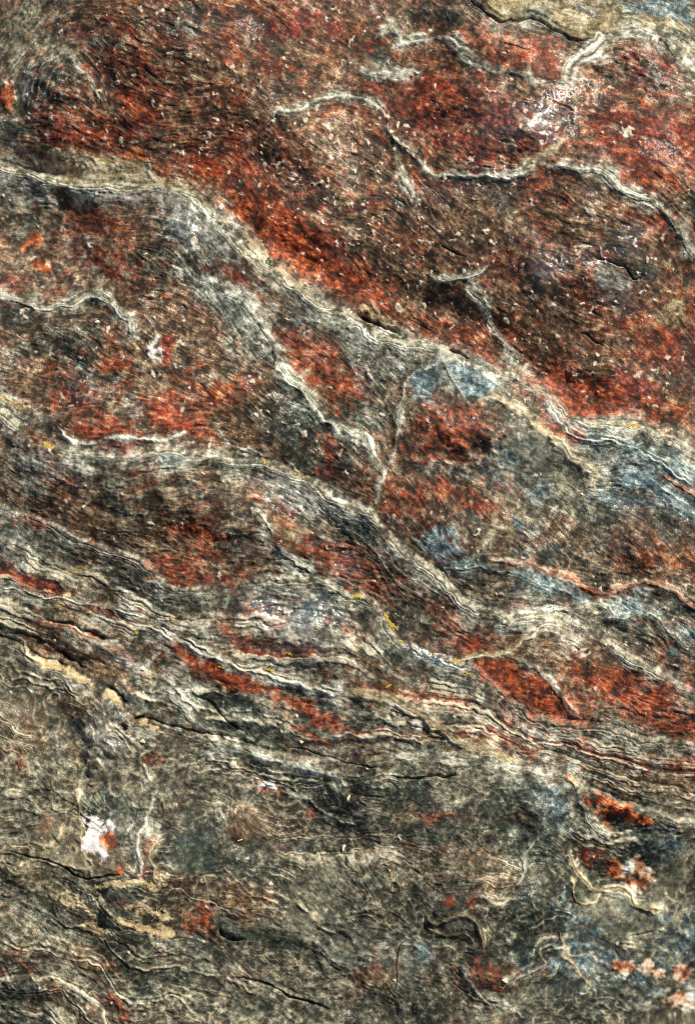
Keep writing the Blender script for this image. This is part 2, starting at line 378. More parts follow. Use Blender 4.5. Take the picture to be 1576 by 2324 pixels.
# ---------------------------------------------------------------- minerals: where which rock is, with some sheen painted in as pale
def ellipse(cx, cy, rx, ry, ang, wd=1.6):
    c, s = math.cos(R(ang)), math.sin(R(ang))
    m = 2.2 * max(rx, ry) + 40
    i0 = max(0, int((cx - m - U0) / Q)); i1 = min(W, int((cx + m - U0) / Q)); j0 = max(0, int((cy - m - V0) / Q)); j1 = min(HH, int((cy + m - V0) / Q))
    s_ = (slice(j0, j1), slice(i0, i1))
    x = X[s_] + wd * wx[s_] - cx; y = Y[s_] + wd * wy[s_] - cy
    r2 = ((c * x + s * y) / rx) ** 2 + ((-s * x + c * y) / ry) ** 2
    return s_, r2
T = {k: np.zeros((HH, W), F) for k in 'red deep orange brown grey blue olive slate beige pale'.split()}
# bulk of each bed
b0 = bed == 0
T['brown'] += np.where(bed == 0, .62, np.where(bed == 1, .70, np.where(bed == 2, .64, np.where(bed == 3, .38, .36)))).astype(F)
T['red'] += np.where(bed == 0, .34, np.where(bed == 1, .30, np.where(bed == 2, .22, np.where(bed == 3, .18, .12)))).astype(F)
T['grey'] += np.where(bed == 0, .10, np.where(bed == 1, .24, np.where(bed == 2, .27, np.where(bed == 3, .48, .20)))).astype(F)
T['slate'] += np.where(bed == 0, .16, np.where(bed == 1, .22, np.where(bed == 2, .22, np.where(bed == 3, .26, .40)))).astype(F)
T['olive'] += np.where(bed <= 2, .03, np.where(bed == 3, .22, .60)).astype(F)
T['deep'] += np.where(bed == 0, .24, .06).astype(F)
T['orange'] += np.where(bed <= 1, .05, .015).astype(F)
for k in T: T[k] = blur(T[k], 4, 2)
for k in ('brown', 'red', 'grey', 'slate', 'deep', 'orange'): T[k][ledge] *= 0.15
T['beige'][ledge] = .62; T['olive'][ledge] = .45; T['grey'][ledge] = .12
PATCH = [
    # top left
    (50, 60, 140, 110, 0, 'olive', .9), (60, 30, 120, 60, 0, 'beige', .35), (40, 160, 60, 120, 10, 'grey', .8), (130, 165, 60, 55, 0, 'slate', .9), (30, 280, 70, 80, 0, 'slate', .5), (40, 100, 50, 30, -20, 'beige', .4),
    (200, 60, 70, 60, 20, 'slate', .45), (400, 40, 90, 40, 0, 'slate', .5), (430, 50, 50, 16, 15, 'blue', .5), (120, 225, 70, 50, 0, 'grey', .5),
    # red of the upper slab
    (190, 305, 70, 55, 20, 'red', 1.0), (215, 330, 40, 25, 20, 'deep', .8), (295, 345, 30, 16, 0, 'orange', 1.1), (150, 285, 60, 30, 10, 'deep', .5), (430, 350, 70, 40, 30, 'red', .8), (440, 340, 40, 20, 40, 'orange', .35),
    (520, 470, 50, 30, 35, 'orange', .6), (620, 480, 80, 40, 30, 'red', .7), (560, 480, 60, 25, 35, 'red', .8), (680, 560, 120, 50, 32, 'red', 1.2), (660, 545, 100, 35, 35, 'orange', .75), (700, 610, 90, 30, 32, 'orange', .6),
    (800, 660, 80, 40, 32, 'red', .8), (850, 700, 60, 25, 32, 'orange', .4), (980, 770, 110, 28, 28, 'red', .9), (1000, 760, 90, 20, 28, 'orange', .4), (1150, 850, 110, 30, 26, 'orange', .55), (1280, 900, 110, 45, 20, 'red', 1.2), (1290, 920, 90, 28, 22, 'orange', .6), (1250, 870, 70, 28, 20, 'orange', .5),
    (1460, 760, 70, 45, 30, 'red', 1.0), (1480, 740, 40, 24, 10, 'deep', .8), (1290, 655, 30, 20, 10, 'deep', .8), (1430, 900, 60, 30, 20, 'deep', .7), (1470, 930, 80, 26, 20, 'red', .8), (1420, 870, 40, 22, 40, 'deep', .5),
    (960, 260, 100, 60, 20, 'deep', .75), (980, 220, 80, 40, 20, 'red', .5), (1095, 380, 40, 22, -10, 'deep', 1.1), (1100, 300, 90, 60, 20, 'red', .6), (1210, 330, 50, 28, -25, 'deep', .9), (1150, 280, 60, 40, 25, 'orange', .35),
    (1480, 300, 130, 60, 18, 'red', .5), (1450, 350, 140, 40, 12, 'red', .55), (1540, 370, 70, 30, 0, 'orange', .4), (1460, 310, 120, 60, 15, 'deep', .8), (1230, 140, 80, 40, 25, 'red', .7), (1100, 110, 70, 40, 25, 'red', .5),
    (700, 60, 100, 50, 10, 'deep', .6), (560, 60, 80, 40, 10, 'deep', .4), (300, 150, 90, 30, 15, 'deep', .35), (480, 190, 120, 30, 20, 'brown', .5), (330, 250, 100, 30, 15, 'red', .4),
    (1420, 120, 75, 45, 10, 'brown', 1.0), (1420, 125, 80, 45, 10, 'deep', .4), (1450, 160, 40, 30, 40, 'slate', .6), (1370, 170, 40, 25, 60, 'slate', .5), (990, 25, 70, 40, 10, 'slate', .9), (1020, 30, 40, 20, 0, 'blue', .4), (880, 110, 40, 30, 60, 'slate', .7),
    (1080, 25, 40, 30, 0, 'deep', .6), (880, 152, 60, 18, 5, 'grey', .9), (800, 130, 60, 20, 10, 'pale', .4), (700, 420, 120, 60, 30, 'brown', .5), (780, 540, 60, 40, 30, 'brown', .6), (1000, 480, 120, 60, 30, 'slate', .4), (1080, 520, 140, 60, 30, 'brown', .6), (1110, 450, 90, 36, 10, 'slate', .55),
    (1380, 520, 90, 50, 30, 'brown', .8), (1420, 560, 70, 50, 30, 'slate', .35), (1370, 625, 40, 30, 10, 'pale', .8), (1360, 640, 28, 18, 10, 'blue', .4), (1230, 640, 40, 22, 40, 'pale', .45), (1240, 560, 80, 40, 30, 'slate', .35), (1500, 600, 60, 60, 30, 'slate', .35), (1300, 780, 100, 50, 30, 'brown', .6),  # the pale patches here are white sheen painted into the colour
    (1490, 700, 60, 14, -30, 'beige', .7), (1440, 725, 40, 10, -20, 'beige', .5), (1560, 480, 30, 40, 40, 'slate', .6), (1555, 190, 30, 60, 10, 'olive', .6), (1500, 250, 20, 60, 10, 'pale', .2), (940, 690, 100, 60, 30, 'brown', .7), (1050, 700, 60, 50, 40, 'slate', .3), (770, 295, 14, 12, 0, 'pale', .9), (878, 285, 12, 8, 0, 'orange', 1.2),
    (1190, 100, 24, 20, 0, 'orange', .3), (1160, 260, 100, 26, 30, 'pale', .22), (1225, 280, 50, 22, -30, 'pale', .3), (1275, 180, 30, 24, 0, 'pale', .9), (1255, 50, 50, 14, 40, 'grey', .9), (1510, 20, 80, 22, 20, 'blue', .95), (1355, 27, 16, 8, 20, 'pale', 1.4), (1330, 22, 34, 10, 20, 'slate', .8), (1530, 100, 70, 20, 30, 'grey', .8), (1450, 60, 60, 10, 20, 'orange', .25), (1560, 10, 40, 8, 10, 'orange', .3),  # the two faint pale patches are glints on the red, painted as colour
    # ledge of dirt at the left
    (170, 350, 70, 26, 12, 'beige', 1.8), (240, 380, 150, 20, 4, 'beige', 1.8), (350, 392, 50, 22, 30, 'beige', .9), (60, 385, 110, 18, 6, 'grey', .8), (100, 358, 30, 10, 0, 'red', .5), (560, 560, 50, 10, 50, 'beige', .9), (580, 590, 30, 12, 40, 'beige', .9), (20, 440, 60, 70, 0, 'slate', .4), (20, 470, 40, 50, 0, 'grey', .5),
    # second bed
    (430, 500, 70, 60, 50, 'grey', 1.0), (500, 560, 60, 40, 45, 'grey', .8), (420, 470, 30, 40, 40, 'pale', .5), (520, 700, 60, 50, 50, 'grey', 1.0), (560, 760, 40, 50, 60, 'grey', .9), (480, 640, 60, 40, 40, 'slate', .4), (510, 625, 55, 26, 35, 'red', .8), (520, 610, 40, 18, 35, 'orange', .3), (240, 490, 70, 40, 10, 'red', .5), (250, 480, 30, 18, 10, 'orange', .5), (380, 520, 70, 50, 30, 'slate', .4),
    (150, 460, 90, 36, 10, 'slate', .25), (120, 400, 140, 22, 5, 'pale', .7), (300, 420, 110, 16, 5, 'pale', .6), (10, 660, 40, 30, 0, 'deep', .9), (15, 640, 30, 20, 0, 'orange', .3), (340, 600, 40, 40, 0, 'slate', .6), (230, 600, 70, 30, 0, 'red', .3), (445, 715, 32, 26, 20, 'deep', .6), (440, 750, 90, 40, 20, 'brown', .5), (330, 725, 30, 30, 0, 'olive', .5), (100, 730, 100, 34, 10, 'slate', .8), (200, 700, 60, 30, 10, 'slate', .7), (40, 760, 50, 30, 10, 'slate', .4),
    (180, 800, 90, 30, 30, 'slate', .6), (210, 830, 60, 26, 40, 'blue', .35), (150, 850, 80, 30, 30, 'deep', .5), (60, 850, 60, 30, 20, 'brown', .6), (250, 810, 50, 18, 25, 'red', .8), (360, 790, 14, 26, -10, 'deep', 1.0), (410, 860, 40, 26, 30, 'red', .5), (370, 870, 40, 40, 0, 'pale', .15),
    (200, 935, 60, 26, 10, 'deep', .8), (210, 970, 70, 24, 0, 'red', .8), (130, 930, 40, 20, 20, 'red', .5), (400, 955, 60, 30, -15, 'deep', 1.2), (400, 940, 70, 30, -10, 'red', .8), (530, 890, 50, 20, -35, 'red', 1.2), (520, 880, 40, 14, -35, 'orange', .5), (480, 960, 50, 26, 10, 'red', .7), (340, 915, 60, 24, 10, 'red', .5), (300, 930, 60, 20, 20, 'grey', .5), (560, 930, 60, 40, 20, 'brown', .7),
    (660, 950, 80, 70, 30, 'slate', 1.1), (700, 1010, 100, 40, 20, 'slate', .9), (720, 930, 80, 24, 40, 'slate', .8), (710, 1035, 40, 26, 20, 'red', .6), (290, 1015, 50, 16, 5, 'deep', .9), (60, 940, 80, 18, 30, 'grey', .9), (80, 960, 60, 20, 30, 'blue', .35), (40, 920, 40, 8, 8, 'beige', 1.1), (400, 780, 60, 30, 20, 'slate', .3),
    # red wedge between the two ridges
    (640, 770, 40, 20, 20, 'red', 1.0), (700, 830, 90, 40, 35, 'red', .7), (640, 850, 40, 20, 40, 'deep', .4), (740, 740, 90, 40, 30, 'grey', .8), (690, 720, 60, 24, 30, 'blue', .35), (800, 780, 60, 26, 30, 'grey', .8), (760, 880, 80, 50, 40, 'red', .4), (840, 850, 60, 40, 30, 'grey', .8), (850, 930, 50, 40, 30, 'slate', .7), (850, 950, 40, 30, 10, 'grey', .5), (900, 800, 70, 16, 25, 'grey', .9), (820, 760, 40, 14, 30, 'pale', .5),
    # blue cap and the lobe below
    (955, 868, 38, 34, 10, 'blue', 1.5), (1065, 868, 52, 30, 10, 'blue', 2.0), (1010, 850, 100, 30, 5, 'grey', .6), (1150, 860, 50, 24, 25, 'grey', .9), (1110, 845, 40, 10, 15, 'pale', .8), (925, 920, 24, 60, 0, 'pale', .5), (1050, 965, 80, 50, 0, 'red', .85), (1100, 970, 30, 40, 0, 'deep', .4), (1000, 960, 40, 30, 0, 'red', .4), (950, 940, 34, 40, 0, 'olive', .6),
    (1120, 915, 40, 16, 10, 'slate', .7), (1200, 960, 50, 30, 30, 'olive', 1.0), (1220, 1030, 110, 60, 30, 'olive', 1.1), (1180, 1020, 60, 36, 20, 'blue', .4), (1300, 1080, 100, 60, 30, 'olive', .8), (1330, 1040, 60, 30, 30, 'blue', .5), (1280, 978, 55, 20, 28, 'red', 1.2), (1260, 950, 22, 16, 28, 'red', .9), (1200, 870, 60, 16, 20, 'blue', .6), (1330, 970, 60, 20, 25, 'blue', .7), (1450, 1010, 120, 26, 22, 'blue', .7), (1520, 1040, 80, 24, 30, 'slate', .8),
    (960, 1100, 80, 60, 10, 'brown', .4), (930, 1120, 50, 50, 20, 'red', .6), (1010, 1060, 60, 26, 10, 'grey', .5), (1075, 1060, 50, 24, 10, 'grey', .6), (1085, 1050, 30, 14, 10, 'red', .8), (1140, 1080, 50, 30, 30, 'pale', .5), (1185, 1120, 40, 36, 20, 'orange', .35), (1170, 1110, 40, 30, 20, 'red', .6), (1000, 1130, 70, 40, 10, 'red', .5), (950, 1140, 40, 20, 0, 'slate', .5), (1240, 1120, 45, 40, 0, 'blue', .6), (1245, 1110, 20, 16, 0, 'slate', .8), (1200, 1000, 30, 20, 0, 'slate', .4),
    (1380, 1140, 60, 40, 20, 'slate', .8), (1400, 1130, 40, 24, 20, 'blue', .6), (1440, 1080, 50, 22, 30, 'blue', .9), (1520, 1130, 70, 20, 30, 'blue', .8), (1300, 1180, 80, 40, 20, 'grey', .5), (1300, 1210, 60, 40, 20, 'orange', .22), (1500, 1250, 100, 70, 20, 'orange', .25), (1480, 1220, 100, 60, 20, 'brown', .4), (1530, 1190, 60, 30, 10, 'slate', .8), (1440, 1280, 80, 30, 20, 'red', .4), (1380, 1230, 60, 30, 0, 'red', .3), (1220, 1210, 60, 30, 10, 'blue', .6), (1180, 1250, 50, 20, 10, 'slate', .7), (1280, 1280, 60, 26, 10, 'slate', .8), (1290, 1260, 30, 16, 10, 'blue', .5),
    (990, 1232, 46, 26, 8, 'blue', 1.0), (985, 1225, 40, 22, 8, 'slate', .7), (1080, 1215, 60, 26, 10, 'olive', .6), (1060, 1190, 60, 20, 10, 'grey', .5), (1100, 1170, 90, 24, 10, 'red', .6), (1140, 1230, 60, 20, 10, 'beige', .4),
    # third bed
    (420, 1045, 60, 22, 5, 'slate', .9), (400, 1045, 34, 16, 0, 'blue', .6), (520, 1060, 70, 18, 10, 'slate', .6), (600, 1075, 60, 20, 20, 'grey', .6), (650, 1110, 70, 34, 25, 'pale', .55), (700, 1130, 60, 30, 30, 'grey', 1.0), (560, 1110, 50, 30, 20, 'red', .25), (350, 1070, 50, 20, 5, 'deep', .4), (150, 1090, 60, 40, 10, 'red', .5), (100, 1030, 40, 20, 20, 'red', .5), (60, 1070, 70, 50, 20, 'grey', .5),
    (200, 1180, 120, 40, 20, 'brown', .8), (180, 1170, 60, 16, 20, 'deep', .35), (350, 1170, 100, 40, 15, 'slate', .4), (440, 1240, 80, 30, 15, 'red', .8), (420, 1300, 100, 24, 15, 'red', .9), (400, 1310, 60, 12, 15, 'orange', .35), (330, 1240, 80, 24, 25, 'brown', .6), (540, 1230, 60, 40, 20, 'slate', .4), (650, 1220, 55, 50, 20, 'beige', .35), (655, 1225, 60, 46, 20, 'red', .3), (640, 1145, 50, 12, 5, 'red', .7), (680, 1160, 40, 30, 20, 'olive', .5),
    (815, 1215, 60, 40, 5, 'slate', 1.7), (760, 1270, 50, 30, 20, 'red', .8), (800, 1250, 60, 14, 10, 'red', .9), (860, 1240, 40, 20, 20, 'deep', .5), (780, 1300, 50, 26, 30, 'red', .9), (840, 1330, 50, 26, 20, 'red', .7), (850, 1300, 60, 30, 10, 'slate', .5), (900, 1290, 70, 30, 20, 'grey', .5), (960, 1330, 60, 30, 20, 'red', .35), (940, 1400, 60, 50, 10, 'slate', 1.0), (910, 1425, 30, 24, 10, 'blue', .5), (1000, 1380, 40, 40, 0, 'red', .8), (1050, 1440, 70, 40, 20, 'red', 1.2), (1090, 1450, 36, 30, 30, 'orange', .4), (1100, 1390, 70, 30, 10, 'grey', .5), (1080, 1330, 60, 36, 10, 'olive', .7), (960, 1450, 50, 20, 10, 'red', .5), (1000, 1470, 60, 14, 10, 'brown', .6),
    (1160, 1340, 100, 36, 15, 'blue', .5), (1200, 1350, 80, 30, 15, 'olive', .7), (1430, 1380, 60, 26, 15, 'blue', 1.0), (1360, 1400, 60, 34, 20, 'olive', .9), (1400, 1430, 90, 30, 20, 'olive', .9), (1500, 1400, 60, 30, 20, 'slate', .7), (1540, 1450, 40, 30, 20, 'blue', .7), (1470, 1440, 60, 20, 20, 'red', .3), (1240, 1365, 60, 20, 10, 'pale', .4), (1180, 1425, 40, 20, 10, 'blue', .7),
    # red lenses on the right
    (1130, 1540, 70, 40, 28, 'red', 1.5), (1180, 1570, 70, 36, 28, 'red', 1.4), (1120, 1520, 60, 24, 28, 'deep', .7), (1260, 1600, 80, 40, 20, 'red', 1.6), (1300, 1625, 60, 18, 20, 'orange', .5), (1230, 1470, 60, 36, 20, 'brown', 1.0), (1230, 1460, 60, 30, 20, 'red', .6), (1330, 1500, 70, 34, 28, 'brown', .9), (1400, 1550, 90, 34, 22, 'red', 1.5), (1480, 1590, 90, 34, 20, 'red', 1.5), (1500, 1640, 90, 40, 15, 'red', 1.3), (1530, 1660, 70, 24, 15, 'brown', .8), (1420, 1620, 60, 24, 20, 'brown', .6), (1560, 1600, 60, 20, 15, 'brown', .6), (1350, 1560, 60, 16, 20, 'orange', .35), (1540, 1560, 50, 16, 20, 'red', .7),
    (1420, 1660, 60, 20, 30, 'grey', .8), (1330, 1600, 20, 50, 20, 'pale', .15),
    # banded bed
    (90, 1318, 80, 14, 14, 'red', 1.5), (60, 1305, 40, 8, 14, 'orange', .5), (150, 1336, 40, 8, 12, 'deep', .5), (185, 1290, 34, 9, -12, 'beige', 1.2), (165, 1342, 26, 6, -35, 'beige', 1.0), (40, 1232, 40, 12, 10, 'pale', 1.0), (30, 1170, 40, 20, 10, 'grey', .8), (60, 1250, 90, 40, 12, 'grey', .5), (170, 1215, 90, 16, 18, 'red', .5), (70, 1190, 50, 14, 16, 'red', .5), (260, 1250, 60, 12, 18, 'pale', .4), (300, 1310, 80, 30, 10, 'slate', .4), (290, 1383, 50, 13, 20, 'red', 1.1), (320, 1398, 20, 10, 20, 'orange', .4), (250, 1365, 30, 7, 20, 'red', .6), (230, 1400, 60, 12, 15, 'pale', .5),
    (380, 1462, 70, 14, 22, 'red', 1.2), (350, 1440, 50, 8, 22, 'pale', .6), (465, 1515, 60, 18, 22, 'red', 1.4), (420, 1490, 80, 10, 25, 'orange', .4), (560, 1555, 80, 18, 18, 'red', 1.5), (545, 1548, 50, 9, 18, 'orange', .4), (650, 1590, 70, 14, 18, 'red', .7), (715, 1605, 46, 18, 25, 'red', 1.4), (720, 1668, 36, 12, 28, 'deep', 1.2), (700, 1650, 60, 9, 25, 'red', .7), (770, 1640, 40, 9, 12, 'red', .9), (330, 1465, 40, 9, 20, 'slate', .6), (480, 1365, 40, 14, 20, 'slate', .7), (580, 1370, 60, 24, 20, 'blue', .35), (600, 1380, 40, 20, 0, 'red', .8), (585, 1378, 24, 12, 0, 'deep', .8), (560, 1440, 60, 24, 20, 'red', .5), (520, 1440, 24, 10, 40, 'deep', .8), (530, 1420, 20, 10, 40, 'brown', .8), (610, 1465, 60, 14, 10, 'red', .7), (520, 1480, 40, 8, 20, 'brown', .8), (470, 1445, 60, 14, 20, 'pale', .45), (640, 1400, 60, 40, 30, 'pale', .6), (700, 1380, 44, 40, 20, 'blue', .6), (740, 1400, 50, 40, 20, 'slate', .5), (770, 1420, 40, 30, 20, 'red', .5), (560, 1330, 50, 24, 10, 'slate', .6),
    (150, 1420, 100, 16, 18, 'deep', .5), (110, 1455, 50, 24, 20, 'brown', 1.2), (90, 1465, 40, 20, 20, 'deep', .5), (180, 1500, 80, 24, 28, 'brown', 1.3), (230, 1535, 60, 20, 28, 'brown', 1.2), (210, 1500, 50, 12, 28, 'deep', .6), (270, 1500, 40, 10, 28, 'deep', .4), (270, 1515, 40, 14, 20, 'blue', .4), (210, 1460, 40, 10, 20, 'pale', .6), (250, 1575, 50, 16, 30, 'slate', .9), (320, 1580, 50, 30, 40, 'slate', .9), (390, 1600, 40, 34, 30, 'slate', .5), (480, 1590, 60, 24, 20, 'slate', 1.2), (540, 1620, 70, 26, 25, 'slate', 1.1), (600, 1660, 80, 30, 20, 'slate', .9), (420, 1630, 40, 12, 50, 'red', .8), (500, 1600, 30, 10, 20, 'olive', .5), (570, 1680, 70, 20, 20, 'slate', .8), (330, 1540, 40, 14, 20, 'grey', .6), (400, 1575, 40, 18, 40, 'pale', .6),
    (1030, 1545, 80, 30, 18, 'blue', .55), (1040, 1545, 70, 24, 18, 'grey', .9), (960, 1500, 60, 10, 18, 'blue', .9), (860, 1480, 70, 14, 15, 'slate', .6), (850, 1400, 26, 60, -25, 'pale', .5), (842, 1385, 18, 22, 0, 'red', .6), (800, 1480, 60, 12, 10, 'brown', .7), (900, 1560, 90, 14, 12, 'red', .5), (1000, 1590, 80, 14, 12, 'red', .6), (1080, 1610, 80, 14, 14, 'red', .6), (1000, 1605, 40, 10, 12, 'pale', .4), (850, 1610, 50, 20, 20, 'slate', .8), (870, 1640, 60, 20, 20, 'deep', .4), (940, 1660, 60, 20, 25, 'brown', .8), (940, 1640, 18, 14, 20, 'pale', 1.0), (1060, 1680, 60, 14, 14, 'red', .6), (1140, 1680, 60, 20, 14, 'red', .6), (1260, 1670, 60, 16, 14, 'blue', .9), (1310, 1690, 70, 12, 14, 'red', .7), (1200, 1640, 80, 14, 14, 'red', .5), (1400, 1720, 120, 14, 14, 'red', .7), (1530, 1740, 90, 24, 14, 'red', .9), (1500, 1780, 100, 14, 14, 'brown', .9), (1200, 1715, 60, 16, 14, 'blue', .5), (1120, 1720, 100, 12, 10, 'brown', .6), (1570, 1810, 80, 14, 14, 'brown', .7),
    # folded foot
    (180, 1560, 40, 14, 35, 'pale', .3), (80, 1640, 110, 70, 20, 'brown', .8), (60, 1620, 90, 40, 20, 'beige', .2), (40, 1720, 50, 60, 20, 'red', .3), (150, 1700, 50, 50, 40, 'slate', .6), (190, 1660, 22, 40, 30, 'pale', .4), (165, 1650, 30, 18, 20, 'blue', .4), (250, 1700, 40, 60, 20, 'pale', .4), (235, 1660, 40, 24, 20, 'pale', .4), (80, 1800, 100, 50, 10, 'olive', .8), (110, 1880, 40, 40, 20, 'red', .55), (110, 1900, 50, 40, 20, 'beige', .45), (140, 1950, 70, 30, 10, 'beige', .4), (150, 1930, 60, 50, 20, 'olive', .8), (250, 1830, 60, 26, 0, 'slate', 1.0), (300, 1850, 40, 34, 0, 'blue', .45), (240, 1950, 40, 40, 0, 'beige', .4), (260, 1940, 40, 40, 0, 'brown', .6), (345, 1950, 12, 50, 5, 'red', .9), (290, 1970, 8, 16, 0, 'orange', 1.4), (320, 1880, 30, 60, 0, 'olive', .6),
    (345, 1720, 12, 40, -10, 'red', .6), (320, 1690, 50, 20, 20, 'pale', .5), (450, 1930, 70, 60, 40, 'slate', 1.3), (430, 1910, 40, 20, 0, 'blue', .4), (440, 1800, 80, 60, 40, 'olive', .6), (470, 1790, 40, 24, 40, 'slate', .5), (420, 1780, 30, 40, 0, 'brown', .6), (545, 1875, 40, 34, 0, 'brown', .9), (545, 1872, 44, 36, 0, 'beige', .3), (505, 1890, 14, 40, 10, 'red', .5), (520, 1950, 16, 26, 20, 'red', .5), (455, 2060, 90, 60, 20, 'brown', .8), (470, 2095, 40, 30, 10, 'red', .7), (450, 2035, 50, 20, 10, 'deep', .4), (540, 2050, 60, 40, 20, 'brown', .5), (600, 1785, 40, 14, 18, 'pale', 1.2), (612, 1795, 30, 10, 18, 'orange', .9), (520, 1760, 40, 16, 30, 'pale', .4), (700, 1860, 10, 16, 0, 'deep', .8), (690, 1850, 50, 40, 20, 'slate', .5), (620, 1940, 70, 50, 30, 'slate', .7), (640, 1900, 50, 40, 30, 'brown', .5),
    (720, 2040, 70, 60, 10, 'olive', 1.5), (760, 2090, 60, 40, 10, 'olive', 1.2), (790, 2130, 60, 50, 20, 'grey', .7), (620, 2130, 70, 30, 10, 'slate', .7), (560, 2115, 50, 24, 10, 'slate', .9), (830, 2190, 40, 24, 0, 'red', .7), (880, 2160, 40, 30, 0, 'grey', .5), (940, 2170, 30, 14, 20, 'blue', .9), (860, 2230, 60, 30, 0, 'brown', .6), (940, 2210, 30, 24, 0, 'grey', .7), (930, 2270, 90, 24, 10, 'olive', .8), (800, 2235, 80, 14, 12, 'pale', .5),
    (1015, 2045, 40, 30, 10, 'slate', .6), (1018, 2040, 22, 18, 0, 'red', .8), (1060, 2030, 40, 10, 60, 'deep', .6), (1040, 2110, 46, 22, 5, 'olive', .4), (1120, 1970, 80, 40, 20, 'brown', .6), (1130, 1950, 60, 24, 20, 'red', .25), (1000, 1860, 50, 9, 12, 'red', .7), (935, 1915, 34, 14, 15, 'red', .6), (940, 1910, 30, 10, 15, 'pale', .6), (930, 1890, 40, 24, 0, 'slate', .7), (1180, 1920, 90, 50, 20, 'slate', 1.0), (1100, 1850, 90, 50, 20, 'slate', .7), (1200, 1800, 60, 40, 40, 'slate', .7), (1230, 1820, 60, 30, 40, 'blue', .7), (1270, 1860, 40, 30, 40, 'blue', .6), (850, 1780, 110, 30, 0, 'slate', .6), (1200, 2080, 60, 60, 60, 'slate', .8), (1100, 2225, 48, 40, 20, 'red', 1.2), (1105, 2230, 40, 30, 20, 'brown', .9), (1100, 2205, 36, 12, 20, 'deep', .5), (1147, 2232, 12, 9, 0, 'pale', 1.4), (1180, 2150, 60, 40, 60, 'slate', .9), (1210, 2150, 14, 26, 0, 'red', .7), (1230, 2225, 24, 12, 40, 'deep', .7), (1240, 2160, 12, 18, 0, 'red', .6),
    (1300, 2180, 120, 80, 20, 'blue', .5), (1420, 2140, 120, 50, 10, 'olive', .9), (1360, 2090, 70, 30, 10, 'olive', .8), (1430, 2070, 60, 30, 20, 'blue', .5), (1540, 2020, 40, 60, 0, 'olive', 1.0), (1545, 2060, 30, 40, 0, 'beige', .4), (1330, 2020, 24, 40, 0, 'slate', 1.0), (1400, 2010, 50, 30, 0, 'slate', .8), (1500, 1930, 70, 40, 10, 'blue', .7), (1440, 1920, 60, 40, 10, 'slate', .7), (1560, 2150, 60, 60, 10, 'blue', .7), (1400, 2280, 120, 40, 10, 'slate', .8), (1470, 2280, 60, 14, 10, 'pale', .5), (1440, 2230, 100, 60, 10, 'blue', .5), (1180, 2290, 80, 30, 10, 'olive', .7), (1380, 1880, 30, 20, 30, 'brown', .9), (1345, 1950, 22, 20, 0, 'deep', 1.0), (1355, 1940, 24, 12, -40, 'orange', .5),
    (1483, 1130, 30, 18, 25, 'pale', 2.2), (1520, 1150, 24, 12, 25, 'pale', 1.5), (1480, 1128, 30, 16, 25, 'orange', .5),
    (1300, 1120, 240, 140, 25, 'olive', .9), (1380, 1100, 220, 120, 25, 'blue', .6), (1280, 1060, 160, 70, 30, 'grey', .6), (1400, 1400, 200, 60, 20, 'olive', .6), (1420, 1400, 190, 60, 20, 'blue', .3), (1350, 2150, 330, 190, 10, 'blue', .18), (1400, 2150, 300, 150, 10, 'slate', .2),
    # lower left
    (60, 2000, 90, 30, 20, 'beige', .4), (100, 2035, 60, 20, 20, 'beige', .4), (120, 2110, 120, 20, 35, 'grey', .7), (90, 2080, 90, 20, 35, 'slate', .7), (30, 2190, 40, 30, 30, 'red', .6), (40, 2240, 60, 40, 30, 'slate', .8), (110, 2260, 24, 16, 30, 'deep', .5), (250, 2210, 60, 10, 50, 'red', .35), (200, 2180, 100, 30, 40, 'brown', .5), (260, 2290, 30, 18, 30, 'red', .5), (300, 2240, 90, 30, 30, 'slate', .6), (130, 2300, 90, 40, 30, 'brown', .5), (280, 2030, 50, 20, 5, 'slate', .9), (280, 2050, 60, 16, 5, 'deep', .35), (290, 2140, 40, 16, 10, 'slate', .8), (420, 2170, 90, 30, 20, 'grey', .4), (590, 2180, 80, 14, 15, 'olive', .8), (470, 2260, 120, 30, 20, 'slate', .5), (600, 2290, 90, 20, 20, 'olive', .7),
]
for (cx, cy, rx, ry, an, k, s) in PATCH:
    sl_, r2 = ellipse(cx, cy, rx, ry, an)
    T[k][sl_] += s * (1.5 if cy > 1750 else 1.15) * np.exp(-(r2 ** 1.4) * 0.8)

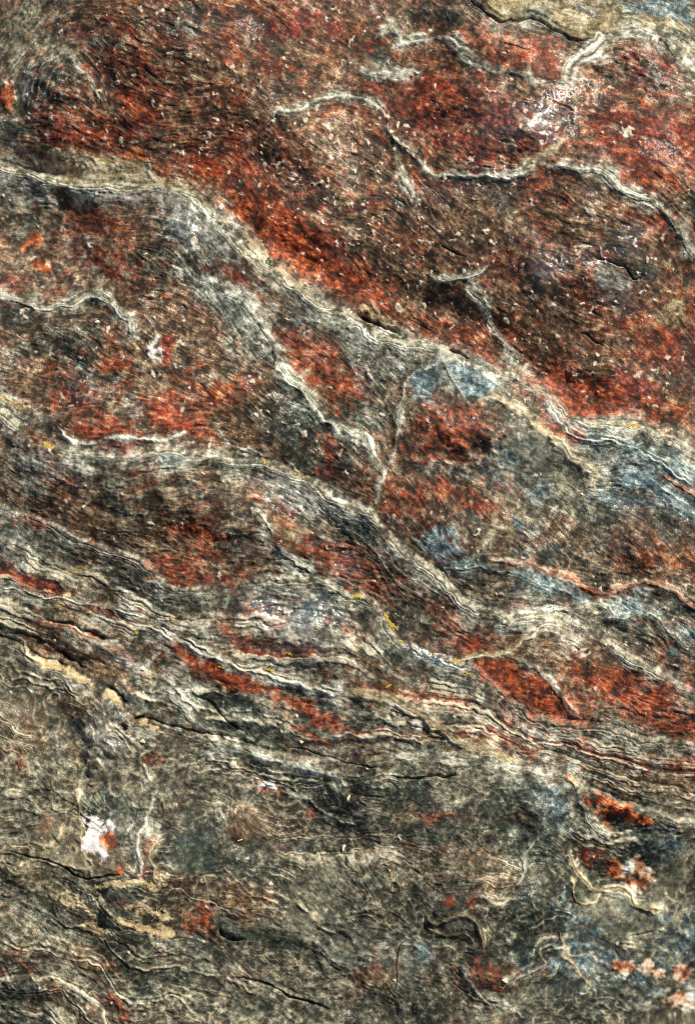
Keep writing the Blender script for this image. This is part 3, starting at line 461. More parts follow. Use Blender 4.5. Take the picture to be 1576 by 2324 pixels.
# dirt that fills hollows: blobs (own objects later)
DIRT = [
    ('beige dirt strip lying along the dark diagonal recess at lower left', [(96, 1506, 20, 8, 20), (128, 1514, 24, 9, 18), (160, 1530, 24, 11, 32), (182, 1545, 14, 9, 32)]),
    ('crumbly beige dirt strip ending at the black hole', [(212, 1566, 16, 8, 35), (240, 1580, 22, 9, 30), (266, 1600, 17, 9, 42)]),
    ('thin tan dirt sliver under the crack beside the black hole', [(318, 1645, 16, 8, 25), (344, 1658, 24, 6, 25)]),
    ('cracked tan dirt patch around the dry twig', [(330, 2070, 36, 14, 15), (362, 2085, 26, 20, 30), (385, 2110, 20, 16, 30), (335, 2110, 60, 12, 12)]),
    ('tan dirt fan below the hollow at the lower left', [(165, 2045, 34, 16, 20), (200, 2072, 20, 26, 60), (205, 2110, 18, 24, 70), (230, 2138, 30, 12, 30)]),
    ('tan dirt band above the dark lens at the lower left', [(240, 2014, 22, 9, -10), (300, 2004, 60, 9, -4), (360, 2006, 20, 16, 20), (366, 1990, 9, 20, 0)]),
    ('olive beige dirt shelf at the foot of the red slab, upper left', [(150, 338, 42, 12, 15), (185, 352, 34, 12, 20), (262, 374, 66, 8, 3), (332, 372, 28, 9, 12), (356, 392, 18, 14, 40)]),
    ('pale brown dirt wedge under the bright red rock beside the small plant', [(548, 536, 24, 9, 48), (575, 570, 26, 11, 42), (596, 592, 20, 10, 34), (655, 632, 34, 6, 30)]),
    ('tan dirt pocket in the gap below the orange red rock', [(845, 714, 22, 10, 20), (870, 728, 20, 8, 28), (820, 700, 16, 7, 30)]),
    ('cream dirt smear on the banded rock at the left edge', [(185, 1290, 24, 7, -12), (200, 1284, 14, 8, -10), (166, 1342, 18, 6, -35)]),
    ('cream dirt sliver on the ridge at the left edge', [(50, 922, 18, 6, 5), (18, 914, 16, 5, 15)]),
]
dirt_id = np.zeros((HH, W), np.int16)
dirt_f = np.zeros((HH, W), F)
for k, (lab, blobs) in enumerate(DIRT):
    f = np.zeros((HH, W), F)
    for b in blobs:
        sl_, r2 = ellipse(*b, .6)
        f[sl_] = np.maximum(f[sl_], 1.25 - np.sqrt(r2))
    f = f + (f > 0) * (0.16 * n2 + 0.2 * n3 + .14 * n4 + .05 * n1)
    dirt_id[f > 0.28] = k + 1
    dirt_f = np.maximum(dirt_f, f)
dirt_m = sstep(0.12, 0.5, dirt_f)

# quartz and feldspar eyes: label, blobs, kind
NOD = [
    ('white quartz eye with rusty side in the grey rock', [(212, 1880, 22, 28, 0), (212, 1915, 26, 30, 0), (236, 1900, 22, 30, 10), (238, 1930, 12, 22, 0)], 'white'),
    ('rusty orange rim of the white quartz eye', [(250, 1903, 16, 18, 10), (264, 1908, 12, 12, 0)], 'orange'),
    ('orange crystal eye at the left edge near the top', [(4, 205, 18, 34, 0)], 'orange'),
    ('orange crystal blob at the left on dark rock', [(60, 524, 18, 20, 20), (44, 545, 16, 8, -50), (32, 555, 10, 10, 0)], 'orange'),
    ('dull orange crystal blob below the other at the left', [(74, 590, 20, 16, 10), (90, 605, 16, 10, 10)], 'orange'),
    ('small white crystal with red streak in the brown bed', [(342, 804, 10, 15, -15), (356, 798, 9, 10, 0)], 'white'),
    ('bright orange red crystal lens under the pale ridge at lower right', [(1375, 1828, 38, 16, 14), (1420, 1850, 50, 18, 24), (1390, 1850, 26, 22, 30), (1470, 1872, 26, 11, 25)], 'fire'),
    ('white and orange crystal cluster at the right edge low down', [(1458, 1985, 26, 22, 10), (1480, 2010, 24, 26, 0), (1450, 2025, 24, 12, 20)], 'mixed'),
    ('orange crystal blob beside the white cluster', [(1403, 1985, 20, 22, -20), (1412, 2005, 14, 12, 0)], 'orange'),
    ('milky white crystal near the lower right corner', [(1435, 2222, 26, 20, 0), (1412, 2215, 14, 12, 0)], 'mixed'),
    ('white crystal with rust spots near the lower right corner', [(1485, 2222, 20, 24, 0), (1512, 2240, 18, 12, 20)], 'mixed'),
    ('white crystal on the right edge near the bottom', [(1570, 2240, 26, 22, 0)], 'mixed'),
    ('rust spotted crystal in the bottom right corner', [(1565, 2300, 26, 18, -20), (1590, 2310, 22, 22, 0)], 'mixed'),
    ('cream and orange crystal streak on the folded grey rock', [(588, 1780, 16, 9, 15), (612, 1790, 22, 9, 20)], 'mixed'),
    ('salmon stretch of the pink vein', [(1340, 1339, 34, 6.5, 12)], 'orange'),
    ('white crystal patch in the lower grey ridge of the middle', [(935, 1636, 16, 9, -15), (948, 1648, 9, 8, 0)], 'white'),
    ('salmon crystal streak on the grey crest', [(1295, 1775, 22, 7, 30)], 'orange'),
]
nod_id = np.zeros((HH, W), np.int16); nod_f = np.zeros((HH, W), F)
for k, (lab, blobs, kind) in enumerate(NOD):
    f = np.zeros((HH, W), F)
    for b in blobs:
        sl_, r2 = ellipse(*b, .45)
        f[sl_] = np.maximum(f[sl_], 1.4 - np.sqrt(r2))
    f = f + (f > 0) * (0.13 * n3 + 0.1 * n2)
    m = f > 0.3
    nod_id[m] = k + 1
    nod_f = np.maximum(nod_f, f)

# ---------------------------------------------------------------- height
H = np.zeros((HH, W), F)
H += 24 * noise(260) + 13 * noise(130) + 4.6 * noise(64) * (0.6 + 0.8 * fold) + 1.6 * noise(36) * (.4 + fold)
# the rock rounds away towards its ends
cu, cv = (X - 760) / 1000, (Y - 1050) / 1400
H -= 60 * np.maximum(0, cu * cu + cv * cv - 0.25) ** 1.3
H -= 110 * np.exp(-(((X + 20) / 240) ** 2 + ((Y - 40) / 280) ** 2))
H -= 120 * np.exp(-(((X - 1660) / 300) ** 2 + ((Y - 2240) / 420) ** 2))
out = np.maximum(np.maximum(-X - 40, X - 1616), np.maximum(-Y - 40, Y - 2364))
H -= (np.maximum(out, 0) ** 2) / 420
# swells and hollows of the beds: u, v, ru, rv, angle, height
SWELL = [(1420, 130, 100, 60, 20, 12), (1200, 300, 60, 110, 35, 14), (1240, 620, 90, 60, 30, 12), (700, 330, 120, 80, 40, 10), (1060, 960, 110, 80, 20, 16), (300, 560, 160, 90, 20, 9), (200, 760, 160, 70, 20, 10),
         (520, 1180, 160, 60, 15, 12), (650, 1225, 50, 45, 20, 6), (130, 165, 60, 55, 0, 12), (640, 560, 150, 45, 35, -14), (1000, 720, 200, 40, 28, -8), (1280, 890, 120, 40, 20, -12), (1010, 290, 90, 60, 20, -10), (1150, 370, 50, 40, 0, -8),
         (180, 1500, 110, 20, 28, -12), (480, 1590, 80, 24, 20, -8), (545, 1875, 42, 34, 0, 8), (140, 1900, 60, 40, 0, 5), (530, 2112, 44, 20, 20, 10), (1100, 2225, 50, 40, 20, 8), (1420, 1870, 80, 30, 25, -14), (1370, 2000, 60, 50, 0, -8),
         (720, 2060, 90, 70, 10, 6), (1230, 1850, 90, 60, 40, 10), (1015, 2045, 40, 30, 10, 6), (950, 1620, 120, 30, 20, 8), (660, 1420, 90, 50, 30, 8), (1420, 1400, 60, 30, 20, 8), (240, 1680, 40, 80, 20, 10), (990, 1232, 46, 26, 8, 5), (1250, 1590, 90, 40, 20, 8), (400, 460, 70, 50, 50, 8), (880, 150, 60, 24, 5, 6)]
for (cx, cy, rx, ry, an, hh) in SWELL:
    sl_, r2 = ellipse(cx, cy, rx, ry, an)
    H[sl_] += 2.6 * min(1, max(.4, min(rx, ry) / 60)) * hh * np.exp(-r2)
crest = np.zeros((HH, W), F); core = np.zeros((HH, W), F)
for (pts, st, cwid, reach, crev, pal, pw) in EDGES:
    sl_, d, sg, t = line_field(pts, reach, .6)
    sd = d * sg
    along = (0.65 + 0.35 * np.tanh(n5[sl_] * 1.3 + 0.6))
    # the lower bed stands proud at its upper edge; the bed behind it sits back
    H[sl_] += along * (-st * np.tanh((sd - 3) / 10) * np.exp(-d / (reach * 0.42)) - crev * (.15 + .85 * sstep(-.2, 1.2, n5[sl_] + .4 * n4[sl_])) * np.exp(-((sd - 9) / 5) ** 2) + 3 * np.exp(-(d / cwid) ** 2))
    brk = sstep(-1.3, .7, n5[sl_] + .45 * n4[sl_])
    c = pal * (.72 + .28 * brk) * np.exp(-np.maximum(-sd - 2, 0) / (pw * (.6 + .7 * brk)) - np.maximum(sd, 0) / (pw * .4))
    crest[sl_] = np.maximum(crest[sl_], c)
    q = np.exp(-(np.maximum(d - 6, 0) / (pw * 1.1)) ** 2)
    sw = sd + 2.2 * n4[sl_] + 1.0 * n3[sl_]
    lam[sl_] = lam[sl_] * (1 - q) + q * (.8 * lam1d(sw, 3.0, 3) + .7 * lam1d(sw, 7, 1))
    lamw[sl_] = np.maximum(lamw[sl_], .9 * q)
    core[sl_] = np.maximum(core[sl_], pal * .75 * np.exp(-((sd + 2 + 1.5 * n4[sl_]) / 2.4) ** 2) * sstep(-1.0, .7, n4[sl_] + .5 * n3[sl_]))
T['grey'] += 1.6 * crest * (0.85 + 0.25 * n4); T['pale'] += 1.5 * crest ** 2 * (.7 + .3 * n4)
vband = np.zeros((HH, W), F); vown = np.zeros((HH, W), np.int16)
vein_id = np.zeros((HH, W), np.int16); vein_w = np.zeros((HH, W), F)
vcol = {'grey': ('grey', 'pale', .55), 'pale': ('pale', 'grey', .6), 'beige': ('beige', 'pale', .6), 'pink': ('pale', 'orange', .9), 'blue': ('blue', 'grey', .9)}
for k, (pts, wd, s, hh, kind) in enumerate(RIDGES):
    sl_, d, sg, t = line_field(pts, wd * 6, .8)
    end = np.clip(np.minimum(t, 1 - t) * 14, 0.0, 1)
    ww = wd * (0.55 + 0.45 * end) * np.clip(1 + 0.35 * n4[sl_], 0.4, 1.7) * 0.8
    p = s * (np.exp(-(d / ww) ** 2) + .38 * np.exp(-(d / (2.4 * ww)) ** 2)) * (0.35 + 0.65 * end)
    H[sl_] += end * hh * (.5 * np.exp(-(d / (ww * 1.5)) ** 2) + .6 * np.exp(-(d / (ww * 3)) ** 2))
    a, b, r = vcol[kind]
    T[a][sl_] += 2.3 * p; T[b][sl_] += 1.8 * r * p
    q = np.exp(-(d / (2.2 * ww)) ** 2) * end
    sw = d * sg + 1.8 * n4[sl_] + .8 * n3[sl_] + 37 * k
    lam[sl_] = lam[sl_] * (1 - q) + q * (.8 * lam1d(sw, 2.8, 3) + .7 * lam1d(sw, 6, 2))
    lamw[sl_] = np.maximum(lamw[sl_], .85 * q)
    vb = s * np.exp(-(d / (ww * 1.55)) ** 2) * end
    m = vb > vband[sl_]
    vown[sl_][m] = k + 1; vband[sl_][m] = vb[m]
    core[sl_] = np.maximum(core[sl_], .38 * s * np.exp(-(d / (1.2 + ww * .22)) ** 2) * end * sstep(-1, .8, n4[sl_]))
    m = (p > 0.55 * s) & (p > vein_w[sl_])
    vein_id[sl_][m] = k + 1
    vein_w[sl_] = np.maximum(vein_w[sl_], p)
for (pts, wd, dep) in CRACKS:
    sl_, d, sg, t = line_field(pts, wd * 5, 0.7)
    end = np.clip(np.minimum(t, 1 - t) * 6, 0.1, 1)
    H[sl_] -= dep * end * np.exp(-(d / wd) ** 2 * 1.2)

# thin pale folia that wrinkle through the rock: level lines of warped noise
def folia(scale, width, warp, seedn=1):
    a = noise(scale)
    k1, k2 = noise(scale * 1.1), noise(scale * 1.1)
    x = X + warp * k1 + 3 * n3; y = Y + warp * k2 - 3 * n4
    f = sample(a, x, y)
    gy, gx = np.gradient(f, Q)
    d = np.abs(f) / (np.hypot(gx, gy) + 0.25 / scale)
    return np.exp(-(d / width) ** 2).astype(F)
def folia_lic(src, width):
    gy, gx = np.gradient(src, Q)
    d = np.abs(src) / (np.hypot(gx, gy) + 0.01)
    return np.exp(-(d / width) ** 2).astype(F)
sm3 = unit(blur(g3, 1, 1)); sm4 = unit(blur(g4, 1, 1))
fo1 = folia_lic(sm4, 1.9); fo2 = folia_lic(sm3 + 0.6, 1.5); fo3 = folia(46, 1.8, 26); fo4 = folia(26, 1.5, 14)
gate1 = sstep(-.3, .6, noise(80) + .4 * n4); gate2 = sstep(-.2, .6, noise(60) + .4 * n4)
bandy = np.exp(-(((bed == 3) - 1) ** 2) / .1)
wis = np.maximum(fo1 * (0.3 - .1 * fold), fo2 * (0.3 - .12 * fold))
lamn = lam * (.55 + .6 * sstep(-1, 1, n5 + .5 * n4))
wis = np.maximum(wis, sstep(.75, 1.6, lamn) * lamw)
wis = np.maximum(wis, gate1 * fo3 * (0.34 + 0.2 * fold)); wis = np.maximum(wis, gate2 * fo4 * (0.26 - .06 * fold))
wis = wis * (0.3 + 0.85 * sstep(-.9, 1.0, .8 * n3 + .6 * n2 + .6 * n5))
wis = np.where(ledge, wis * .4, wis) * (1 - .75 * plate)

# flakes that split off leave shallow steps with a pale broken rim
terr = np.zeros((HH, W), F); rim = np.zeros((HH, W), F)
for sc_, am in ((120, 2.6), (60, 1.6)):
    a = noise(sc_); x = X + .25 * sc_ * noise(sc_) + 2 * n3; y = Y + .25 * sc_ * noise(sc_) + 2 * n4
    f = sample(a, x, y) + .25 * n4
    gy, gx = np.gradient(f, Q); gg = np.hypot(gx, gy) + .25 / sc_
    gt = sstep(0, .9, noise(150) + .5 * n5) * (.3 + .7 * fold)
    for lv in (-.8, .1, .9):
        d = (f - lv) / gg
        terr += am * gt * np.tanh(d / 2.5) * np.exp(-np.abs(d) / 25)
        rim = np.maximum(rim, gt * np.exp(-((d - 1) / 2.0) ** 2))
H += terr
rim *= .45 + .55 * sstep(-1, 1, n3 + .5 * n2)
# quartz grains: raised pale flecks
fleck = np.zeros((HH, W), F); fleck_id = np.zeros((HH, W), np.int16); fleck_c = np.zeros((HH, W), F)
dens = np.where(bed == 0, 1.0, np.where(bed == 1, .55, np.where(bed == 2, .5, np.where(bed == 3, .3, .18)))).astype(F)
dens[ledge] = .08
cand = []
while len(cand) < 1700:
    u = rng.uniform(-60, 1640); v = rng.uniform(-60, 2390)
    if rng.random() < dens[int((v - V0) / Q), int((u - U0) / Q)] * (0.35 + 0.65 * (n5[int((v - V0) / Q), int((u - U0) / Q)] > -0.2)):
        cand.append((u, v, min(15.0, np.exp(rng.normal(1.15, .55)))))
while len(cand) < 2050:
    a_, b_ = rng.normal(0, 1), rng.normal(0, 1)
    u, v = 760 + 300 * a_ - 60 * b_, 430 + 190 * a_ + 130 * b_
    if 0 < u < 1576 and 0 < v < 900 and dens[int((v - V0) / Q), int((u - U0) / Q)] > .9:
        cand.append((u, v, min(13.0, np.exp(rng.normal(1.45, .42)))))
cand += [(540, 436, 10), (1205, 640, 9), (770, 360, 8), (632, 370, 9), (670, 1060, 8), (1353, 385, 11), (1275, 175, 10), (670, 968, 7), (690, 985, 9), (770, 1025, 9), (1105, 210, 9), (1445, 850, 14), (795, 465, 9), (500, 465, 8), (590, 365, 8)]
cand.sort(key=lambda c: -c[2])
NF = 290
for k, (u, v, r) in enumerate(cand):
    i = int((u - U0) / Q); j = int((v - V0) / Q); m = int(r * 1.9 / Q) + 2
    sl_ = (slice(max(0, j - m), j + m), slice(max(0, i - m), i + m))
    x = X[sl_] - u + 0.35 * wx[sl_]; y = Y[sl_] - v + 0.35 * wy[sl_]
    x = x - x.mean() * 0; a = rng.uniform(0, math.pi); el = rng.uniform(.32, .8)
    c, s = math.cos(a), math.sin(a)
    px = (c * x + s * y) / r; py = (-s * x + c * y) / (r * el)
    f = 1.1 - np.sqrt(px * px + py * py) + .26 * n2[sl_]
    if rng.random() < .45 and r > 4:      # curled grains
        f = np.minimum(f, np.sqrt((px - .35) ** 2 + (py + .3) ** 2) - .38)
    f = np.clip(f, 0, 1).astype(F)
    fleck[sl_] = np.maximum(fleck[sl_], f)
    fleck_c[sl_] = np.where(f > .1, rng.uniform(-1, 1), fleck_c[sl_])
    if k < NF + 15 and 0 < u < 1576 and 0 < v < 2324:
        mm = f > .25
        if mm.sum() >= 3: fleck_id[sl_][mm] = k + 1
fl = sstep(.08, .45, fleck)
H += 1.9 * fl * (0.8 + .25 * n2)

# relief of the grain itself
soft = np.clip(T['beige'] * .8 + dirt_m, 0, 1)
amp = (1 - .5 * plate) * (1 - .55 * soft) * np.where(ledge, .55, 1.0).astype(F)
fibrous = .25 + .75 * sstep(-1, 1, noise(90) + .5 * n4)
relief = amp * (fibrous * (.34 * g2 + .14 * g1 + .3 * g3) + .6 * g4 * (1 + .6 * bandy) + .16 * n1 + .28 * n2 + .45 * n3 + 1.2 * n4)
slit = sstep(1.2, 2.4, -(.6 * g3 + .75 * g2))
H -= 1.1 * amp * slit * (.2 + fibrous)
H += relief * (1 - .5 * sstep(.2, .5, nod_f))
H += 1.0 * wis + .9 * lamw * lamn
H += 3.0 * sstep(.2, .9, nod_f) * (1 + .3 * n3)
Hs = blur(H, 4, 2)
H = H * (1 - .55 * dirt_m) + .55 * dirt_m * Hs + dirt_m * (.9 * n2 + .45 * n1 + .7 * n3)
# the coin-shaped pit
r = np.hypot(X - 892 + .3 * wx, Y - 2012 + .3 * wy)
H += 3 * np.exp(-((r - 11) / 3) ** 2) - 5 * np.exp(-(r / 6) ** 2)

# ---------------------------------------------------------------- colour of the minerals
def lin(c):
    c = np.asarray(c, float) / 255
    return np.where(c <= .04045, c / 12.92, ((c + .055) / 1.055) ** 2.4)
RAMP = {
    'red':    [(32, 18, 10), (82, 34, 16), (132, 48, 18), (168, 68, 24), (188, 108, 64), (214, 166, 126)],
    'deep':   [(28, 12, 9), (68, 22, 15), (108, 29, 18), (144, 43, 24), (174, 88, 62), (208, 156, 124)],
    'orange': [(52, 24, 12), (128, 50, 17), (184, 80, 25), (212, 108, 42), (228, 158, 100), (238, 206, 166)],
    'brown':  [(27, 20, 14), (60, 44, 30), (94, 69, 47), (130, 100, 71), (174, 146, 112), (216, 194, 162)],
    'grey':   [(34, 35, 29), (77, 77, 66), (122, 121, 106), (163, 160, 142), (203, 199, 184), (232, 229, 218)],
    'blue':   [(28, 38, 42), (58, 77, 84), (94, 116, 122), (140, 157, 156), (188, 196, 188), (224, 226, 218)],
    'olive':  [(31, 31, 25), (71, 69, 56), (111, 107, 88), (150, 143, 119), (190, 182, 157), (222, 214, 192)],
    'slate':  [(13, 17, 13), (27, 34, 28), (47, 56, 47), (82, 90, 77), (148, 146, 128), (204, 198, 177)],
    'beige':  [(88, 74, 50), (136, 118, 84), (170, 151, 112), (194, 177, 138), (212, 199, 165), (228, 217, 188)],
    'pale':   [(84, 78, 66), (138, 129, 112), (180, 170, 150), (206, 197, 178), (224, 217, 202), (240, 236, 227)],
}
pos = [-2.0, -0.9, 0.0, 0.9, 1.8, 2.7]
lw = np.clip(lamw, 0, 1)
tone = unit((1 - .6 * lw) * ((.32 + .3 * fibrous) * (1 - .6 * fold) * fib) + .75 * lw * lamn + .3 * n3 + .42 * n2 + .45 * n1 + .2 * n4) * (1.0 - .3 * plate) - .38 - .24 * fold * (1 - plate)
def lut(ramp):
    t = np.linspace(-4, 4, 256)
    ramp = [tuple(.78 * a + .22 * b for a, b in zip(ramp[0], ramp[1]))] + list(ramp[1:])
    return np.stack([np.interp(t, pos, [lin(c)[q] for c in ramp]) for q in range(3)], -1).astype(F)
def idx(v):
    return np.clip((v + 4) * 32, 0, 255).astype(np.uint8)
TI = idx(tone)
num = np.zeros((HH, W, 3), F); den = np.zeros((HH, W), F)
for k in T:
    w = np.maximum(T[k], 0) * np.exp(.32 * lnoise(8, 4, 1.2, 2) + .26 * lnoise(34, 5, 1.5, 4) + .30 * noise(4.2) + .28 * lw * np.roll(TAB[3], 131 * len(k))[(phi / 6 + 700).astype(np.int32) % 4096])
    w = w * w * np.sqrt(w)
    T[k] = w; den += w
    num += w[..., None] * lut(RAMP[k])[TI]
C = num / den[..., None]
def over(m, ramp, val):
    k = np.flatnonzero(m.ravel() > .004)
    mm = m.ravel()[k][:, None]
    Cf = C.reshape(-1, 3)
    Cf[k] = Cf[k] * (1 - mm) + lut(ramp)[idx(val.ravel()[k])] * mm
WISP = [(88, 78, 60), (130, 117, 93), (164, 150, 122), (192, 178, 148), (214, 202, 175), (230, 220, 200)]
over(np.clip(np.maximum(wis * np.where(bed <= 1, .48, 1.0), rim * .55), 0, .92), WISP, tone * .6 + .2 + .3 * fold)
GP = [(44, 43, 36), (94, 92, 79), (146, 143, 126), (184, 180, 162), (213, 209, 193), (238, 235, 224)]
BG = [(78, 66, 46), (124, 108, 80), (164, 147, 114), (192, 175, 142), (212, 198, 168), (230, 220, 198)]
PK = [(96, 48, 28), (158, 92, 62), (190, 138, 108), (208, 170, 144), (222, 196, 174), (236, 220, 204)]
BL = [(40, 52, 54), (80, 98, 100), (118, 136, 136), (154, 168, 164), (192, 200, 192), (226, 228, 220)]
vt = .8 * tone + .75 * lamn + .55
for kinds_, rp in ((('grey', 'pale'), GP), (('beige',), BG), (('pink',), PK), (('blue',), BL)):
    ids = [k + 1 for k, r in enumerate(RIDGES) if r[4] in kinds_]
    over(np.clip(vband * np.isin(vown, ids) * (.72 + .3 * n4 + .2 * n3 + .12 * n2), 0, .86), rp, vt)
over(np.clip(crest * (.62 + .28 * n4 + .12 * n2), 0, .8), GP, vt + .15)
over(np.clip(core * (.7 + .25 * n2), 0, .8), WISP, tone * .5 + .8)
def spots(lst, rp):
    m = np.zeros((HH, W), F)
    for (cx, cy, rx, ry, an, s_) in lst:
        sl_, r2 = ellipse(cx, cy, rx, ry, an, 1.2)
        e = s_ * sstep(-.15, .55, 1.0 - np.sqrt(r2) + .22 * n3[sl_] + .18 * n2[sl_] + .12 * n4[sl_] + .2 * g2[sl_])
        m[sl_] = np.maximum(m[sl_], e)
    over(np.clip(m * .82 * (1 - .7 * core), 0, .85), rp, tone + .3)
spots([(955, 868, 38, 32, 10, .8), (1065, 868, 50, 28, 10, .95), (1440, 1082, 46, 16, 30, .7), (990, 1232, 44, 24, 8, .6), (1510, 20, 76, 18, 20, .75), (1430, 1382, 50, 20, 15, .6), (1330, 1000, 60, 14, 25, .5), (1540, 1060, 60, 14, 35, .6), (940, 2170, 22, 9, 20, .8), (400, 1044, 30, 12, 0, .6), (1240, 1118, 30, 26, 0, .5)], RAMP['blue'])
spots([(1125, 1535, 62, 32, 28, .75), (1185, 1572, 62, 28, 28, .7), (1265, 1602, 70, 34, 20, .8), (1400, 1555, 80, 26, 22, .75), (1480, 1592, 80, 28, 20, .75), (1510, 1645, 80, 30, 15, .7), (1085, 1450, 34, 26, 30, .8), (1280, 978, 50, 15, 28, .8), (1060, 965, 60, 36, 0, .6), (680, 560, 110, 34, 34, .6), (1290, 912, 100, 28, 20, .6), (110, 1322, 60, 8, 14, .7), (560, 1556, 60, 11, 18, .6), (465, 1516, 50, 11, 22, .6), (1000, 1390, 26, 12, 5, .6)], RAMP['red'])
spots([(815, 1215, 52, 30, 5, .85), (450, 1930, 60, 46, 40, .75), (660, 950, 70, 46, 30, .55), (480, 1592, 60, 16, 20, .7), (545, 1622, 60, 20, 25, .7), (250, 1835, 46, 20, 0, .6), (940, 1405, 44, 36, 10, .5), (100, 735, 80, 20, 10, .5), (1190, 1920, 80, 40, 20, .6), (1180, 2160, 50, 40, 60, .5), (280, 2032, 44, 14, 5, .7), (135, 160, 46, 40, 0, .5), (990, 22, 55, 28, 10, .6)], RAMP['slate'])
FL = [(120, 98, 80), (158, 134, 112), (186, 164, 142), (206, 188, 168), (222, 208, 192), (234, 226, 216)]
over(fl * .8, FL, fleck_c * .9 + .5 * n2 + .25)
DR = [(112, 92, 62), (150, 126, 90), (182, 156, 116), (200, 176, 136), (214, 194, 158), (226, 210, 180)]
over(dirt_m * .8, DR, .35 * n1 + .45 * n2 + .6 * n3 + .5 * n4 - .1)
DR2 = [(84, 74, 58), (122, 108, 88), (152, 136, 112), (174, 158, 134), (194, 180, 158), (214, 202, 184)]
for k in (7, 8):
    over(dirt_m * .85 * (dirt_id == k), DR2, .4 * n1 + .6 * n3 + .3 * g3)
NR = {'white': [(150, 112, 86), (182, 160, 142), (204, 192, 184), (216, 208, 204), (226, 220, 218), (236, 232, 230)],
      'orange': [(86, 34, 18), (140, 62, 28), (178, 92, 46), (202, 132, 84), (218, 172, 130), (232, 208, 182)],
      'fire': [(40, 20, 14), (110, 36, 18), (172, 68, 22), (206, 102, 38), (214, 148, 96), (226, 200, 176)],
      'mixed': [(84, 38, 22), (150, 74, 34), (190, 140, 100), (208, 184, 160), (222, 210, 198), (234, 228, 222)]}
kinds = ['white', 'orange', 'fire', 'mixed']
kmap = np.array([-1] + [kinds.index(q[2]) for q in NOD])[nod_id]
for q, kind in enumerate(kinds):
    m = sstep(.1, .62, nod_f + .16 * n1 + .1 * n2) * blur((kmap == q).astype(F), 2, 1)
    over(m * (.93 if kind == 'white' else .86), NR[kind], .9 * n4 + .8 * n3 + .5 * n1 + .5 * n2 + .45 if kind != 'white' else .4 * n3 + .3 * n4 + .35 * n2 + .3 * n1 + .7)
C = np.clip(C, .004, .82)
sheen = np.zeros((HH, W), F)      # where the mica plates lie polished
for b in [(1225, 275, 80, 42, -35, 1), (1150, 300, 90, 60, -10, .6), (1235, 640, 60, 44, 50, .85), (1370, 630, 70, 44, 10, .95), (1420, 560, 60, 60, 0, .4), (430, 490, 60, 40, 50, .7), (520, 700, 60, 40, 50, .5), (640, 1405, 70, 40, 30, 1), (670, 1115, 60, 30, 30, .9),
          (970, 1495, 60, 10, 18, .9), (1130, 1085, 50, 26, 30, .8), (820, 765, 50, 16, 30, .7), (240, 1690, 40, 50, 20, .6), (720, 1380, 40, 40, 0, .6), (1260, 1390, 30, 12, 0, .7), (270, 1510, 40, 12, 25, .8), (880, 150, 50, 20, 0, .4), (770, 1290, 30, 20, 30, .8), (1090, 1060, 60, 20, 10, .5), (40, 1230, 40, 14, 10, .6), (1100, 420, 120, 20, 0, .3), (1410, 1130, 50, 26, 20, .5)]:
    sl_, r2 = ellipse(*b[:5])
    sheen[sl_] = np.maximum(sheen[sl_], b[5] * np.exp(-r2))
gloss = np.clip(sheen * 1.2 + .14 * sstep(.3, 1.6, noise(40) + .5 * n3) + .02, 0, 1) * (1 - dirt_m)
gloss = gloss.astype(F)

